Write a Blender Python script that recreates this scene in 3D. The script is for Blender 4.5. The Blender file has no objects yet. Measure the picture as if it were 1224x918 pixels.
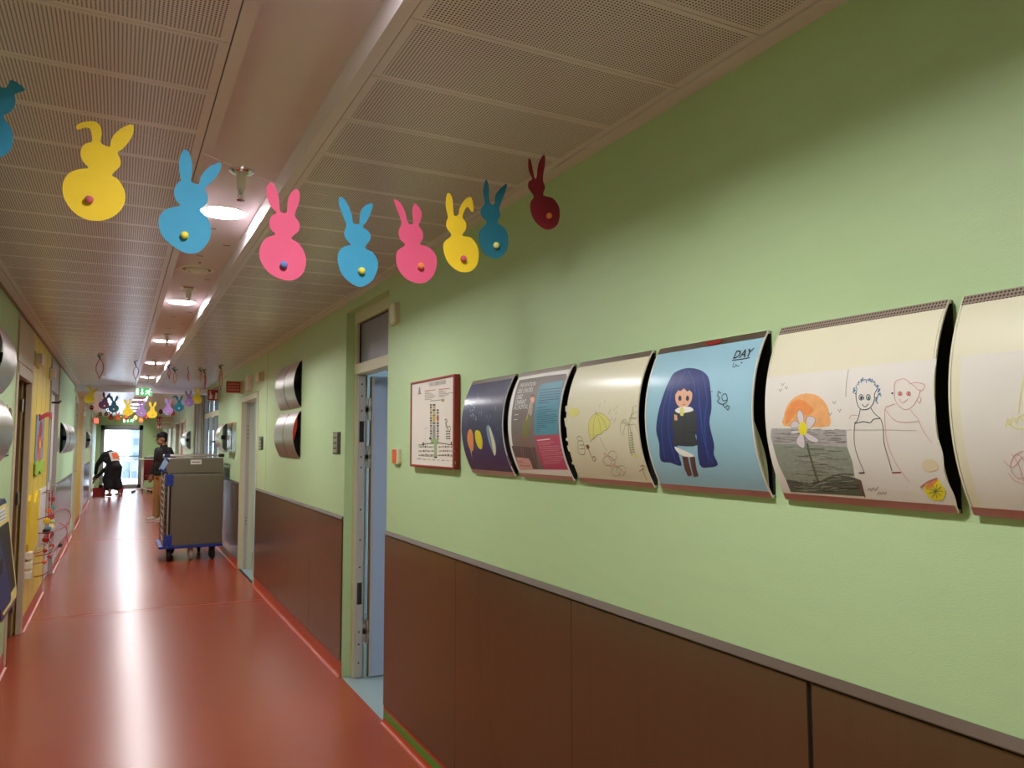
import bpy, bmesh, math, random
from mathutils import Vector, Matrix, geometry
random.seed(7)
C = bpy.context.scene.collection
PI = math.pi

# ------------------------------------------------------------------ camera
FPX = 914.0; PCX, PCY = 612.0, 459.0; EYE = 1.55
YAW, PITCH, ROLL = .47470, .0755, -.0015
Fv = Vector((math.sin(YAW)*math.cos(PITCH), math.cos(YAW)*math.cos(PITCH), math.sin(PITCH)))
Rv = Fv.cross(Vector((0, 0, 1))).normalized(); Uv = Rv.cross(Fv)
_c, _s = math.cos(ROLL), math.sin(ROLL)
Rv, Uv = _c*Rv+_s*Uv, -_s*Rv+_c*Uv
EYEP = Vector((0, 0, EYE))
def ray(x, y): return Rv*((x-PCX)/FPX) - Uv*((y-PCY)/FPX) + Fv
def onx(x, y, X): r = ray(x, y); return EYEP + r*(X/r.x)
def ony(x, y, Y): r = ray(x, y); return EYEP + r*(Y/r.y)
cd = bpy.data.cameras.new('camera'); cam = bpy.data.objects.new('camera', cd); C.objects.link(cam)
cd.sensor_width = 36; cd.lens = FPX/1224*36; cd.clip_start = .02; cd.clip_end = 300
M = Matrix((Rv, Uv, -Fv)).transposed().to_4x4(); M.translation = EYEP; cam.matrix_world = M
bpy.context.scene.camera = cam

# ------------------------------------------------------------------ materials
def lin(c):
    return tuple((v/255/12.92 if v/255 <= .04045 else ((v/255+.055)/1.055)**2.4) for v in c)
MATS = {}
def mat(name, rgb, rough=.6, metal=0, spec=.5, noise=.04, nscale=30, bump=0, bscale=200, stretch=(1, 1, 1), coat=0, coat_rough=.1, emit=None, es=0, trans=0, rvar=0, rvscale=3, sheen=0):
    m = bpy.data.materials.new(name); m.use_nodes = True; MATS[name] = m
    nt = m.node_tree; N = nt.nodes; L = nt.links; b = N['Principled BSDF']
    c = (*lin(rgb), 1)
    tc = N.new('ShaderNodeTexCoord'); mp = N.new('ShaderNodeMapping'); mp.inputs['Scale'].default_value = stretch
    L.new(tc.outputs['Object'], mp.inputs['Vector'])
    b.inputs['Base Color'].default_value = c
    if noise:
        n = N.new('ShaderNodeTexNoise'); n.inputs['Scale'].default_value = nscale; n.inputs['Detail'].default_value = 4
        L.new(mp.outputs[0], n.inputs['Vector'])
        mx = N.new('ShaderNodeMix'); mx.data_type = 'RGBA'
        mx.inputs[6].default_value = tuple(max(0, v*(1-noise*2)) for v in c[:3])+(1,)
        mx.inputs[7].default_value = tuple(min(1, v*(1+noise*2)) for v in c[:3])+(1,)
        L.new(n.outputs['Fac'], mx.inputs[0]); L.new(mx.outputs[2], b.inputs['Base Color'])
    b.inputs['Roughness'].default_value = rough; b.inputs['Metallic'].default_value = metal
    b.inputs['Specular IOR Level'].default_value = spec
    if rvar:
        n2 = N.new('ShaderNodeTexNoise'); n2.inputs['Scale'].default_value = rvscale; n2.inputs['Detail'].default_value = 5
        L.new(mp.outputs[0], n2.inputs['Vector']); mr = N.new('ShaderNodeMapRange')
        mr.inputs[1].default_value = .3; mr.inputs[2].default_value = .7
        mr.inputs[3].default_value = rough-rvar; mr.inputs[4].default_value = rough+rvar
        L.new(n2.outputs['Fac'], mr.inputs[0]); L.new(mr.outputs[0], b.inputs['Roughness'])
    if bump:
        n3 = N.new('ShaderNodeTexNoise'); n3.inputs['Scale'].default_value = bscale; n3.inputs['Detail'].default_value = 3
        L.new(mp.outputs[0], n3.inputs['Vector']); bp = N.new('ShaderNodeBump')
        bp.inputs['Strength'].default_value = bump; bp.inputs['Distance'].default_value = .002
        L.new(n3.outputs['Fac'], bp.inputs['Height']); L.new(bp.outputs[0], b.inputs['Normal'])
    if coat: b.inputs['Coat Weight'].default_value = coat; b.inputs['Coat Roughness'].default_value = coat_rough
    if sheen: b.inputs['Sheen Weight'].default_value = sheen
    if trans: b.inputs['Transmission Weight'].default_value = trans; b.inputs['IOR'].default_value = 1.45
    if emit: b.inputs['Emission Color'].default_value = (*emit, 1); b.inputs['Emission Strength'].default_value = es
    return m
def glassmat(name, rgb, f=.12, rough=.02, clear=(1, 1, 1)):
    # thin pane: mostly clear with a mirror-like share
    m = bpy.data.materials.new(name); m.use_nodes = True; nt = m.node_tree; N = nt.nodes; L = nt.links
    for n in list(N): N.remove(n)
    o = N.new('ShaderNodeOutputMaterial'); t = N.new('ShaderNodeBsdfTransparent'); t.inputs[0].default_value = (*clear, 1)
    g = N.new('ShaderNodeBsdfGlossy'); g.inputs['Roughness'].default_value = rough; g.inputs[0].default_value = (*rgb, 1)
    fr = N.new('ShaderNodeFresnel'); fr.inputs[0].default_value = 1.5
    ad = N.new('ShaderNodeMath'); ad.operation = 'MULTIPLY_ADD'; ad.inputs[1].default_value = 1.0; ad.inputs[2].default_value = f-.04; ad.use_clamp = True
    mx = N.new('ShaderNodeMixShader')
    L.new(fr.outputs[0], ad.inputs[0]); L.new(ad.outputs[0], mx.inputs[0]); L.new(t.outputs[0], mx.inputs[1]); L.new(g.outputs[0], mx.inputs[2]); L.new(mx.outputs[0], o.inputs[0])
    MATS[name] = m; return m

GREEN = mat('green_wall_covering', (184, 210, 160), .5, noise=.02, nscale=6, bump=.25, bscale=160, stretch=(1, 1, 5))
YELLOW = mat('yellow_laminate', (226, 196, 66), .4, noise=.02, nscale=4)
FLOOR = mat('orange_red_vinyl', (158, 67, 38), .25, noise=.02, nscale=70, spec=.5)
COVE = mat('orange_red_coving', (182, 70, 38), .35, noise=.03, nscale=60)
STRIPE = mat('green_inlay', (84, 150, 54), .4)
GREYFL = mat('pale_grey_blue_vinyl', (150, 165, 165), .3, noise=.04, nscale=60)
WAIN = mat('brown_metallic_laminate', (112, 84, 62), .20, metal=.45, noise=.03, nscale=9, stretch=(1, 4, .3), bump=.03, bscale=30)
WAINCAP = mat('brown_edge_profile', (84, 66, 50), .5, metal=.2, noise=.02)
CEILW = mat('ceiling_enamel', (226, 214, 222), .24, noise=.01, nscale=10)
PLASTER = mat('channel_plaster', (228, 214, 216), .6, noise=.02, nscale=8)
WHITE = mat('white_paint', (226, 222, 214), .45, noise=.01)
CREAM = mat('cream_frame_paint', (206, 202, 168), .4, noise=.01)
LGREY = mat('light_grey_frame', (176, 170, 166), .4, noise=.01)
MGREY = mat('grey_aluminium_frame', (148, 150, 146), .4, metal=.3, noise=.01)
PILLAR = mat('olive_grey_pillar', (118, 118, 88), .5, noise=.02)
BLUELEAF = mat('pale_blue_grey_leaf', (164, 172, 196), .35, noise=.01)
STEELB = mat('brushed_steel', (196, 190, 184), .3, metal=1, noise=.03, nscale=40, stretch=(1, 1, 14), bump=.08, bscale=60)
STEELP = mat('polished_steel', (208, 206, 204), .12, metal=1, noise=.02)
CHROME = mat('chrome', (214, 214, 214), .1, metal=1, noise=0)
TROL = mat('satin_trolley_steel', (126, 119, 104), .42, metal=.75, noise=.03, nscale=12, stretch=(1, 1, 1))  # base colour lowered to carry the shade on the trolley front
DARK = mat('dark_grey_metal', (40, 38, 36), .5, metal=.3, noise=.02)
BLACK = mat('black_rubber', (22, 22, 22), .6, noise=.02)
BROWNW = mat('brown_wood', (120, 88, 52), .45, noise=.12, nscale=8, stretch=(6, 6, .6))
PALEW = mat('beige_laminate', (196, 178, 152), .45, noise=.03)
PINKW = mat('salmon_laminate', (198, 158, 128), .45, noise=.03)
BEIGE = mat('beige_plastic', (206, 196, 160), .4, noise=.01)
REDF = mat('dark_red_frame', (142, 34, 28), .4, noise=.02)
REDS = mat('red_sign', (170, 28, 26), .4, noise=.01)
RED = mat('red_plastic', (164, 30, 28), .35, noise=.01)
ORANGE = mat('orange_plastic', (226, 98, 58), .4, noise=.01)
BLUEP = mat('blue_plastic', (22, 54, 150), .35, noise=.02)
NAVY = mat('navy_plastic', (20, 34, 84), .35, noise=.02)
GSIGN = mat('green_sign', (20, 160, 70), .4, noise=0, emit=lin((30, 170, 80)), es=.5)
WSIGN = mat('lit_white_sign', (240, 245, 240), .4, noise=0, emit=lin((235, 250, 235)), es=.9)
LAMP = mat('lamp_diffuser', (255, 250, 240), .5, noise=0, emit=(.99, .965, .97), es=178)
VENTM = mat('cream_vent_paint', (232, 222, 204), .4, noise=.01)
REDD = mat('deep_red_plastic', (142, 30, 28), .4, noise=.01)
CER = mat('white_ceramic', (228, 222, 212), .5, noise=.01)
GLASS = glassmat('clear_glass', (.9, .95, 1), .1)
MILKY = mat('milky_transom_glass', (128, 126, 142), .35, noise=.02, nscale=3)
FROST = glassmat('tinted_glass', (.8, .85, .95), .16, .08, (.62, .64, .68))
PAPERW = mat('white_paper', (226, 220, 214), .55, noise=.02, nscale=12, coat=.25, coat_rough=.22)
PAPERC = mat('cream_paper', (224, 218, 192), .5, noise=.02, nscale=12, coat=.3, coat_rough=.22)

# perforated panel: small round holes on a square grid
def perf(name, base, pitch, rad, ax=(0, 1)):
    m = mat(name, base, .24, noise=.01, nscale=10)
    nt = m.node_tree; N = nt.nodes; L = nt.links; b = N['Principled BSDF']
    tc = N.new('ShaderNodeTexCoord'); sp = N.new('ShaderNodeSeparateXYZ'); L.new(tc.outputs['Object'], sp.inputs[0])
    def cell(sock):
        d = N.new('ShaderNodeMath'); d.operation = 'DIVIDE'; d.inputs[1].default_value = pitch; L.new(sock, d.inputs[0])
        f = N.new('ShaderNodeMath'); f.operation = 'FRACT'; L.new(d.outputs[0], f.inputs[0])
        s = N.new('ShaderNodeMath'); s.operation = 'SUBTRACT'; s.inputs[1].default_value = .5; L.new(f.outputs[0], s.inputs[0])
        p = N.new('ShaderNodeMath'); p.operation = 'MULTIPLY'; L.new(s.outputs[0], p.inputs[0]); L.new(s.outputs[0], p.inputs[1]); return p.outputs[0]
    a = N.new('ShaderNodeMath'); a.operation = 'ADD'; L.new(cell(sp.outputs[ax[0]]), a.inputs[0]); L.new(cell(sp.outputs[ax[1]]), a.inputs[1])
    lt = N.new('ShaderNodeMath'); lt.operation = 'LESS_THAN'; lt.inputs[1].default_value = (rad/pitch)**2; L.new(a.outputs[0], lt.inputs[0])
    mx = N.new('ShaderNodeMix'); mx.data_type = 'RGBA'; L.new(lt.outputs[0], mx.inputs[0])
    src = b.inputs['Base Color'].links[0].from_socket
    L.new(src, mx.inputs[6]); mx.inputs[7].default_value = (.05, .038, .034, 1); L.new(mx.outputs[2], b.inputs['Base Color'])
    sm = N.new('ShaderNodeMapRange'); sm.inputs[3].default_value = .5; sm.inputs[4].default_value = 0; L.new(lt.outputs[0], sm.inputs[0]); L.new(sm.outputs[0], b.inputs['Specular IOR Level'])
    return m
PERF = perf('perforated_enamel', (226, 214, 222), .0088, .0024)
RAILP = perf('perforated_rail', (150, 134, 122), .0065, .0019, (1, 2))

# ------------------------------------------------------------------ geometry collector
class G:
    def __init__(s): s.v = []; s.f = []; s.m = []; s.mats = []
    def mi(s, m):
        if m not in s.mats: s.mats.append(m)
        return s.mats.index(m)
    def add(s, vs, fs, m):
        o = len(s.v); s.v += [Vector(p) for p in vs]; k = s.mi(m)
        for f in fs: s.f.append([i+o for i in f]); s.m.append(k)
    def box(s, x0, x1, y0, y1, z0, z1, m, M=None):
        x0, x1 = sorted((x0, x1)); y0, y1 = sorted((y0, y1)); z0, z1 = sorted((z0, z1))
        vs = [Vector((x, y, z)) for z in (z0, z1) for y in (y0, y1) for x in (x0, x1)]
        if M: vs = [M @ v for v in vs]
        s.add(vs, [(0, 2, 3, 1), (4, 5, 7, 6), (0, 1, 5, 4), (2, 6, 7, 3), (0, 4, 6, 2), (1, 3, 7, 5)], m); return s
    def rbox(s, x0, x1, y0, y1, z0, z1, r, m, axis='x', n=5, M=None):
        # box with rounded corners in the plane across the axis
        if axis == 'x': a0, a1, b0, b1 = y0, y1, z0, z1
        elif axis == 'y': a0, a1, b0, b1 = x0, x1, z0, z1
        else: a0, a1, b0, b1 = x0, x1, y0, y1
        pts = []
        for cx, cy, st in ((a1-r, b1-r, 0), (a0+r, b1-r, 1), (a0+r, b0+r, 2), (a1-r, b0+r, 3)):
            for i in range(n+1):
                t = (st+i/n)*PI/2; pts.append((cx+r*math.cos(t), cy+r*math.sin(t)))
        def P(a, b, w): return {'x': (w, a, b), 'y': (a, w, b), 'z': (a, b, w)}[axis]
        w0, w1 = {'x': (x0, x1), 'y': (y0, y1), 'z': (z0, z1)}[axis]
        k = len(pts); vs = [Vector(P(a, b, w0)) for a, b in pts]+[Vector(P(a, b, w1)) for a, b in pts]
        if M: vs = [M @ v for v in vs]
        s.add(vs, [list(range(k))[::-1], list(range(k, 2*k))]+[(i, (i+1) % k, k+(i+1) % k, k+i) for i in range(k)], m); return s
    def tube(s, pts, r, m, n=8, closed=False):
        pts = [Vector(p) for p in pts]; k = len(pts); rs = r if isinstance(r, (list, tuple)) else [r]*k
        vs = []; up = None
        for i, p in enumerate(pts):
            d = (pts[(i+1) % k if closed else min(i+1, k-1)] - pts[(i-1) % k if closed else max(i-1, 0)])
            if d.length < 1e-9: d = Vector((0, 0, 1))
            d.normalize()
            if up is None: up = d.orthogonal().normalized()
            up = (up - d*up.dot(d)); up = up.normalized() if up.length > 1e-6 else d.orthogonal().normalized()
            w = d.cross(up)
            for j in range(n):
                a = 2*PI*j/n; vs.append(p+(up*math.cos(a)+w*math.sin(a))*rs[i])
        fs = []
        for i in range(k if closed else k-1):
            for j in range(n):
                a = i*n+j; b = i*n+(j+1) % n; c = ((i+1) % k)*n+(j+1) % n; d = ((i+1) % k)*n+j; fs.append((a, b, c, d))
        if not closed: fs += [list(range(n))[::-1], list(range((k-1)*n, k*n))]
        s.add(vs, fs, m); return s
    def lathe(s, c, prof, m, n=28, axis='z'):
        c = Vector(c); vs = []
        for r, h in prof:
            for j in range(n):
                a = 2*PI*j/n; x, y = r*math.cos(a), r*math.sin(a)
                vs.append(c+Vector({'z': (x, y, h), 'x': (h, x, y), 'y': (x, h, y)}[axis]))
        k = len(prof); fs = [(i*n+j, i*n+(j+1) % n, (i+1)*n+(j+1) % n, (i+1)*n+j) for i in range(k-1) for j in range(n)]
        if prof[0][0] > 0: fs.append(list(range(n))[::-1])
        if prof[-1][0] > 0: fs.append(list(range((k-1)*n, k*n)))
        s.add(vs, fs, m); return s
    def ball(s, c, r, m, n=12, k=8, sc=(1, 1, 1), M=None):
        c = Vector(c); vs = []; fs = []
        for i in range(k+1):
            t = PI*i/k
            for j in range(n):
                a = 2*PI*j/n; v = Vector((r*sc[0]*math.sin(t)*math.cos(a), r*sc[1]*math.sin(t)*math.sin(a), r*sc[2]*math.cos(t)))
                if M: v = M @ v
                vs.append(c+v)
        for i in range(k):
            for j in range(n): fs.append((i*n+j, (i+1)*n+j, (i+1)*n+(j+1) % n, i*n+(j+1) % n))
        s.add(vs, fs, m); return s
    def ext(s, pts, d, m):
        # a flat outline given thickness d (a vector)
        pts = [Vector(p) for p in pts]; d = Vector(d); k = len(pts)
        tris = geometry.tessellate_polygon([pts])
        vs = pts+[p+d for p in pts]
        s.add(vs, [tuple(t) for t in tris]+[tuple(i+k for i in t[::-1]) for t in tris]+[(i, (i+1) % k, k+(i+1) % k, k+i) for i in range(k)], m); return s
    def build(s, name, parent=None, smooth=False, bevel=0, loc=None, bw_seg=2):
        org = Vector((0, 0, 0))
        if parent is not None:
            p = parent
            while p is not None: org += p.location; p = p.parent
        elif loc: org = Vector(loc)
        me = bpy.data.meshes.new(name); me.from_pydata([tuple(v-org) for v in s.v], [], s.f)
        for m in s.mats: me.materials.append(m)
        for p, k in zip(me.polygons, s.m): p.material_index = k; p.use_smooth = smooth
        bm = bmesh.new(); bm.from_mesh(me)
        bmesh.ops.remove_doubles(bm, verts=bm.verts, dist=1e-6)
        bmesh.ops.recalc_face_normals(bm, faces=bm.faces); bm.to_mesh(me); bm.free()
        me.update()
        o = bpy.data.objects.new(name, me); C.objects.link(o)
        if parent is not None: o.parent = parent
        elif loc: o.location = org
        if bevel:
            md = o.modifiers.new('bevel', 'BEVEL'); md.width = bevel; md.segments = bw_seg; md.limit_method = 'ANGLE'; md.angle_limit = math.radians(40)
        if smooth:
            try: me.set_sharp_from_angle(angle=math.radians(40))
            except Exception: pass
        return o
def tag(o, label=None, cat=None, group=None, kind=None):
    if label: o['label'] = label
    if cat: o['category'] = cat
    if group: o['group'] = group
    if kind: o['kind'] = kind
    return o
def thing(name, label, cat, loc, group=None):
    o = bpy.data.objects.new(name, None); C.objects.link(o); o.location = loc; o.empty_display_size = .05
    return tag(o, label, cat, group)
def struct(name, g, label=None, **k):
    o = g.build(name, **k); o['kind'] = 'structure'
    if label: o['label'] = label; 
    return o
def sthing(name, label, loc=(0, 0, 0)):
    o = bpy.data.objects.new(name, None); C.objects.link(o); o.location = loc; o['kind'] = 'structure'; o['label'] = label; return o
def dup(root, loc, label, group=None):
    r = root.copy(); C.objects.link(r); r.location = loc; r['label'] = label
    if group: r['group'] = group
    for ch in list(root.children):
        c = ch.copy(); C.objects.link(c); c.parent = r
        for gch in ch.children:
            d = gch.copy(); C.objects.link(d); d.parent = c
    return r
def spline(pts, n=4, closed=True):
    out = []; k = len(pts)
    for i in range(k if closed else k-1):
        def g(j): return pts[j % k] if closed else pts[max(0, min(k-1, j))]
        p0, p1, p2, p3 = g(i-1), g(i), g(i+1), g(i+2)
        for t in range(n):
            t /= n
            out.append(tuple(.5*((2*b)+(-a+c)*t+(2*a-5*b+4*c-d)*t*t+(-a+3*b-3*c+d)*t**3) for a, b, c, d in zip(p0, p1, p2, p3)))
    if not closed: out.append(tuple(pts[-1]))
    return out
_tc = {}
def textmesh(s, bold=False):
    # flat letters one unit high: (verts, faces, width)
    if s in _tc: return _tc[s]
    cu = bpy.data.curves.new('t', 'FONT'); cu.body = s; cu.size = 1; cu.resolution_u = 2
    if bold: cu.offset = .02
    o = bpy.data.objects.new('t', cu); C.objects.link(o)
    bpy.context.view_layer.update()
    dg = bpy.context.evaluated_depsgraph_get(); me = bpy.data.meshes.new_from_object(o.evaluated_get(dg))
    vs = [(v.co.x, v.co.y) for v in me.vertices]; fs = [list(p.vertices) for p in me.polygons]
    bpy.data.objects.remove(o); bpy.data.curves.remove(cu); bpy.data.meshes.remove(me)
    w = max([v[0] for v in vs], default=0)
    _tc[s] = (vs, fs, w); return _tc[s]

# ------------------------------------------------------------------ drawing surfaces
class Surf:
    """something one can draw on: lift(u, s, off) gives the point, u to the right and s upwards along the sheet"""
    def fill(self, g, pts, m, layer=1, px=True, smooth=0, step=.012):
        if px: pts = [self.hit(*p) for p in pts]
        if smooth: pts = spline(pts, smooth)
        tris = geometry.tessellate_polygon([[Vector((a, b, 0)) for a, b in pts]])
        bm = bmesh.new(); vv = [bm.verts.new((a, b, 0)) for a, b in pts]
        for t in tris:
            try: bm.faces.new([vv[i] for i in t])
            except Exception: pass
        lo = min(p[1] for p in pts); hi = max(p[1] for p in pts)
        if self.curved:
            z = math.ceil(lo/step)*step
            while z < hi:
                bmesh.ops.bisect_plane(bm, geom=bm.verts[:]+bm.edges[:]+bm.faces[:], plane_co=(0, z, 0), plane_no=(0, 1, 0), dist=1e-7); z += step
        bm.verts.index_update()
        g.add([self.lift(v.co.x, v.co.y, layer*.0003) for v in bm.verts], [[v.index for v in f.verts] for f in bm.faces], m); bm.free()
    def line(self, g, pts, w, m, layer=3, px=True, smooth=3):
        if px: pts = [self.hit(*p) for p in pts]
        if smooth and len(pts) > 2: pts = spline(pts, smooth, closed=False)
        q = []
        for a, b in zip(pts, pts[1:]):
            L = math.hypot(b[0]-a[0], b[1]-a[1]); n = max(1, int(L/.008))
            q += [(a[0]+(b[0]-a[0])*i/n, a[1]+(b[1]-a[1])*i/n) for i in range(n)]
        q.append(pts[-1]); vs = []
        for i in range(len(q)):
            a = q[max(0, i-1)]; b = q[min(len(q)-1, i+1)]; dx, dy = b[0]-a[0], b[1]-a[1]; L = math.hypot(dx, dy) or 1
            nx, ny = -dy/L*w/2, dx/L*w/2
            vs += [self.lift(q[i][0]+nx, q[i][1]+ny, layer*.0003), self.lift(q[i][0]-nx, q[i][1]-ny, layer*.0003)]
        g.add(vs, [(2*i, 2*i+1, 2*i+3, 2*i+2) for i in range(len(q)-1)], m)
    def text(self, g, s, u, v, h, m, layer=3, width=None, slant=0, bold=False):
        vs, fs, w = textmesh(s, bold)
        if not vs: return
        k = h if width is None else width/w
        g.add([self.lift(u+x*k+slant*y*h, v+y*h, layer*.0003) for x, y in vs], fs, m)
class Plane(Surf):
    """upright sheet on the side wall: X fixed, facing -x (side=-1) or +x; or across the corridor (axis='y')"""
    curved = False
    def __init__(s, X=None, side=-1, Y=None): s.X = X; s.side = side; s.Y = Y
    def hit(s, x, y):
        if s.Y is not None: p = ony(x, y, s.Y); return (p.x, p.z)
        p = onx(x, y, s.X); return (-p.y if s.side < 0 else p.y, p.z)
    def lift(s, u, v, off=0):
        if s.Y is not None: return Vector((u, s.Y-off, v))
        return Vector((s.X+s.side*off, -u if s.side < 0 else u, v))
XW = 1.365; XL = -.66
class Arc(Surf):
    curved = True
    def __init__(s, zc=1.615, half=.195, d0=.012, d1=.068, wall=XW, side=-1):
        sag = d1-d0; s.R = (half*half+sag*sag)/(2*sag); s.zc = zc; s.side = side
        s.xc = wall+side*d1-side*s.R; s.amax = math.asin(half/s.R); s.smax = s.R*s.amax
    def lift(s, u, v, off=0):
        a = v/s.R; return Vector((s.xc+s.side*(s.R+off)*math.cos(a), -u if s.side < 0 else u, s.zc+(s.R+off)*math.sin(a)))
    def hit(s, x, y):
        lo, hi = getattr(s, 'clip', (-1e9, 1e9)); r = ray(x, y); ox, oz = EYEP.x-s.xc, EYEP.z-s.zc
        A = r.x*r.x+r.z*r.z; B = ox*r.x+oz*r.z; Cc = ox*ox+oz*oz-s.R*s.R; D = B*B-A*Cc
        if D < 0: D = 0
        t = (-B-math.sqrt(D))/A; p = EYEP+r*t
        a = math.atan2(p.z-s.zc, s.side*(p.x-s.xc)); return (min(hi, max(lo, -p.y if s.side < 0 else p.y)), max(-s.smax+.017, min(s.smax-.0 , s.R*a)))
# ================================================================== room shell
YB = -3.0; YE = 29.35; YM = 14.5; ZC = 2.5; ZF = 2.44; ZR = 2.57
# floor
g = G(); g.box(XL-.02, XW+.02, YB, YE, -.05, 0, FLOOR); struct('floor', g, 'glossy orange-red vinyl corridor floor')
g = G(); g.box(XL, XW, 13.9, 13.93, .0001, .0012, COVE); g.box(XL, XW, 7.98, 7.995, .0001, .001, COVE)
struct('trim_1', g, 'weld seams across the floor')

# walls as boxes with openings: spans (y0, y1, z0, z1, material)
def wall(name, X, t, spans, label):
    g = G()
    for y0, y1, z0, z1, m in spans: g.box(X, X+t, y0, y1, z0, z1, m)
    return struct(name, g, label)
D1 = (4.215, 5.13); D2 = (8.80, 10.03); PO = (12.55, 14.95)
# right: green covering; openings for the near door, the white door, the glazed screen and doors beyond
far_r = [(19.0, 20.3, 2.08), (20.9, 22.2, 2.08), (23.4, 24.4, 2.08), (25.6, 26.6, 2.08)]
sp = [(YB, D1[0], 0, 2.6, GREEN), (D1[0], D1[1], 2.43, 2.6, GREEN), (D1[1], D2[0], 0, 2.6, GREEN), (D2[0], D2[1], 2.12, 2.6, GREEN),
      (D2[1], PO[0], 0, 2.6, GREEN), (PO[0], PO[1], 2.45, 2.6, GREEN), (PO[1], 16.9, 0, 2.6, PILLAR)]
y = 16.9
for a, b, h in far_r:
    sp += [(y, a, 0, 2.6, GREEN), (a, b, h, 2.6, GREEN)]; y = b
sp.append((y, YE, 0, 2.6, GREEN))
wall('wall_right', XW, .14, sp, 'light green textured corridor wall on the right')
A1 = (6.42, 7.52); YL = (7.52, 9.42); A2 = (9.45, 10.72)
far_l = [(14.8, 15.8), (18.1, 19.4), (23.4, 24.6)]
sp = [(YB, A1[0], 0, 2.6, GREEN), (A1[0], A1[1], 2.47, 2.6, GREEN), (YL[0], YL[1], 0, 2.6, YELLOW), (A2[0]-.03, A2[0], 0, 2.6, YELLOW), (A2[0], A2[1], 2.47, 2.6, GREEN),
      (A2[1], far_l[0][0], 0, 2.6, GREEN), (far_l[0][0], far_l[0][1], 2.3, 2.6, CREAM), (far_l[0][1], far_l[1][0], 0, 2.6, YELLOW), (far_l[1][0], far_l[1][1], 2.3, 2.6, CREAM),
      (far_l[1][1], far_l[2][0], 0, 2.6, GREEN), (far_l[2][0], far_l[2][1], 2.3, 2.6, CREAM), (far_l[2][1], YE, 0, 2.6, GREEN)]
wall('wall_left', XL, -.14, sp, 'green and yellow corridor wall on the left')
g = G(); g.box(XL-.14, XW+.14, YB-.1, YB, 0, 2.6, GREEN); struct('wall_back', g, 'green wall closing the corridor behind')
# end wall round the exit door
EX = (-.53, .76); EH = 2.14
g = G(); g.box(XL-.14, EX[0], YE, YE+.15, 0, 2.6, GREEN); g.box(EX[1], XW+.14, YE, YE+.15, 0, 2.6, GREEN); g.box(EX[0], EX[1], YE, YE+.15, EH, 2.6, GREEN)
struct('wall_end', g, 'green wall at the far end round the exit door')

# ceiling: perforated metal panels either side of a recessed channel
g = G(); Y0 = 1.571; P = .3008
def panels(xa, xb, n0, n1, z, holes=True):
    for i in range(n0, n1):
        a = Y0+P*i; b = a+P; 
        if a < YB: a = YB
        if b > YM-.1: b = YM-.1
        if b-a < .05: continue
        e = .0025; a += e/2; b -= e/2
        x0, x1, y0_, y1_ = xa+.003, xb-.003, a, b
        ix0, ix1, iy0, iy1 = x0+.024, x1-.024, a+.014, b-.014
        vs = [(x0, y0_, z), (x1, y0_, z), (x1, y1_, z), (x0, y1_, z), (ix0, iy0, z), (ix1, iy0, z), (ix1, iy1, z), (ix0, iy1, z),
              (x0, y0_, z+.02), (x1, y0_, z+.02), (x1, y1_, z+.02), (x0, y1_, z+.02)]
        g.add(vs, [(0, 4, 5, 1), (1, 5, 6, 2), (2, 6, 7, 3), (3, 7, 4, 0), (0, 1, 9, 8), (1, 2, 10, 9), (2, 3, 11, 10), (3, 0, 8, 11)], CEILW)
        g.add([vs[4], vs[5], vs[6], vs[7]], [(0, 3, 2, 1)], PERF)
panels(-.60, .21, -16, 45, ZC); panels(.549, 1.316, -16, 45, ZC)
for x0, x1 in ((XL-.14, .235), (.525, XW+.14)): g.box(x0, x1, YB, YM, ZC+.021, ZC+.05, DARK)      # void above the panels
g.box(XL, -.60, YB, YM-.1, ZC-.004, ZC+.02, CEILW); g.box(1.316, XW, YB, YM-.1, ZC-.004, ZC+.02, CEILW)
g.box(.21, .244, YB, YM, ZC-.002, ZR, CEILW); g.box(.515, .549, YB, YM, ZC-.002, ZR, CEILW)
g.box(.2, .56, YB, YE, ZR, ZR+.03, PLASTER)
g.box(XL, XW, YM-.1, YM+.1, ZF-.05, 2.62, CEILW)                                                 # bulkhead across
for x0, x1 in ((XL, .244), (.515, XW)):
    y = YM+.1
    while y < YE: b = min(y+.6, YE); g.box(x0, x1, y+.003, b-.003, ZF, ZR, CEILW); y += .6
    g.box(x0, x1, YM+.1, YE, ZF+.01, ZF+.03, DARK)
g.box(XL-.14, XW+.14, YB, YE, 2.6, 2.64, DARK)
o = struct('ceiling', g, 'pinkish white perforated metal ceiling with a recessed channel')

# skirtings
def cove(name, X, side, spans, label, stripe=None):
    g = G(); prof = [(0, .1), (.004, .1), (.005, .022), (.009, .010), (.017, .003), (.030, .0005), (.0, .0005)]
    for a, b in spans:
        vs = [(X+side*d, a, z) for d, z in prof]+[(X+side*d, b, z) for d, z in prof]; k = len(prof)
        g.add(vs, [(i, (i+1) % k, k+(i+1) % k, k+i) for i in range(k)]+[list(range(k)), list(range(k, 2*k))[::-1]], COVE)
    if stripe: g.box(X+side*.0045, X+side*.0056, stripe[0], stripe[1], .030, .072, STRIPE)
    return struct(name, g, label, smooth=True)
cove('baseboard_right', XW, -1, [(YB, D1[0]), (D1[1], D2[0]), (D2[1], PO[0]), (PO[1], far_r[0][0])]+[(far_r[i][1], far_r[i+1][0]) for i in range(3)]+[(far_r[3][1], YE)], 'orange-red coved skirting with a green inlay near the camera', (YB, D1[0]-.004))
cove('baseboard_left', XL, 1, [(YB, A1[0]), (YL[0], YL[1]), (A2[1], far_l[0][0]), (far_l[0][1], far_l[1][0]), (far_l[1][1], far_l[2][0]), (far_l[2][1], YE)], 'orange-red coved skirting along the left wall')

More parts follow.
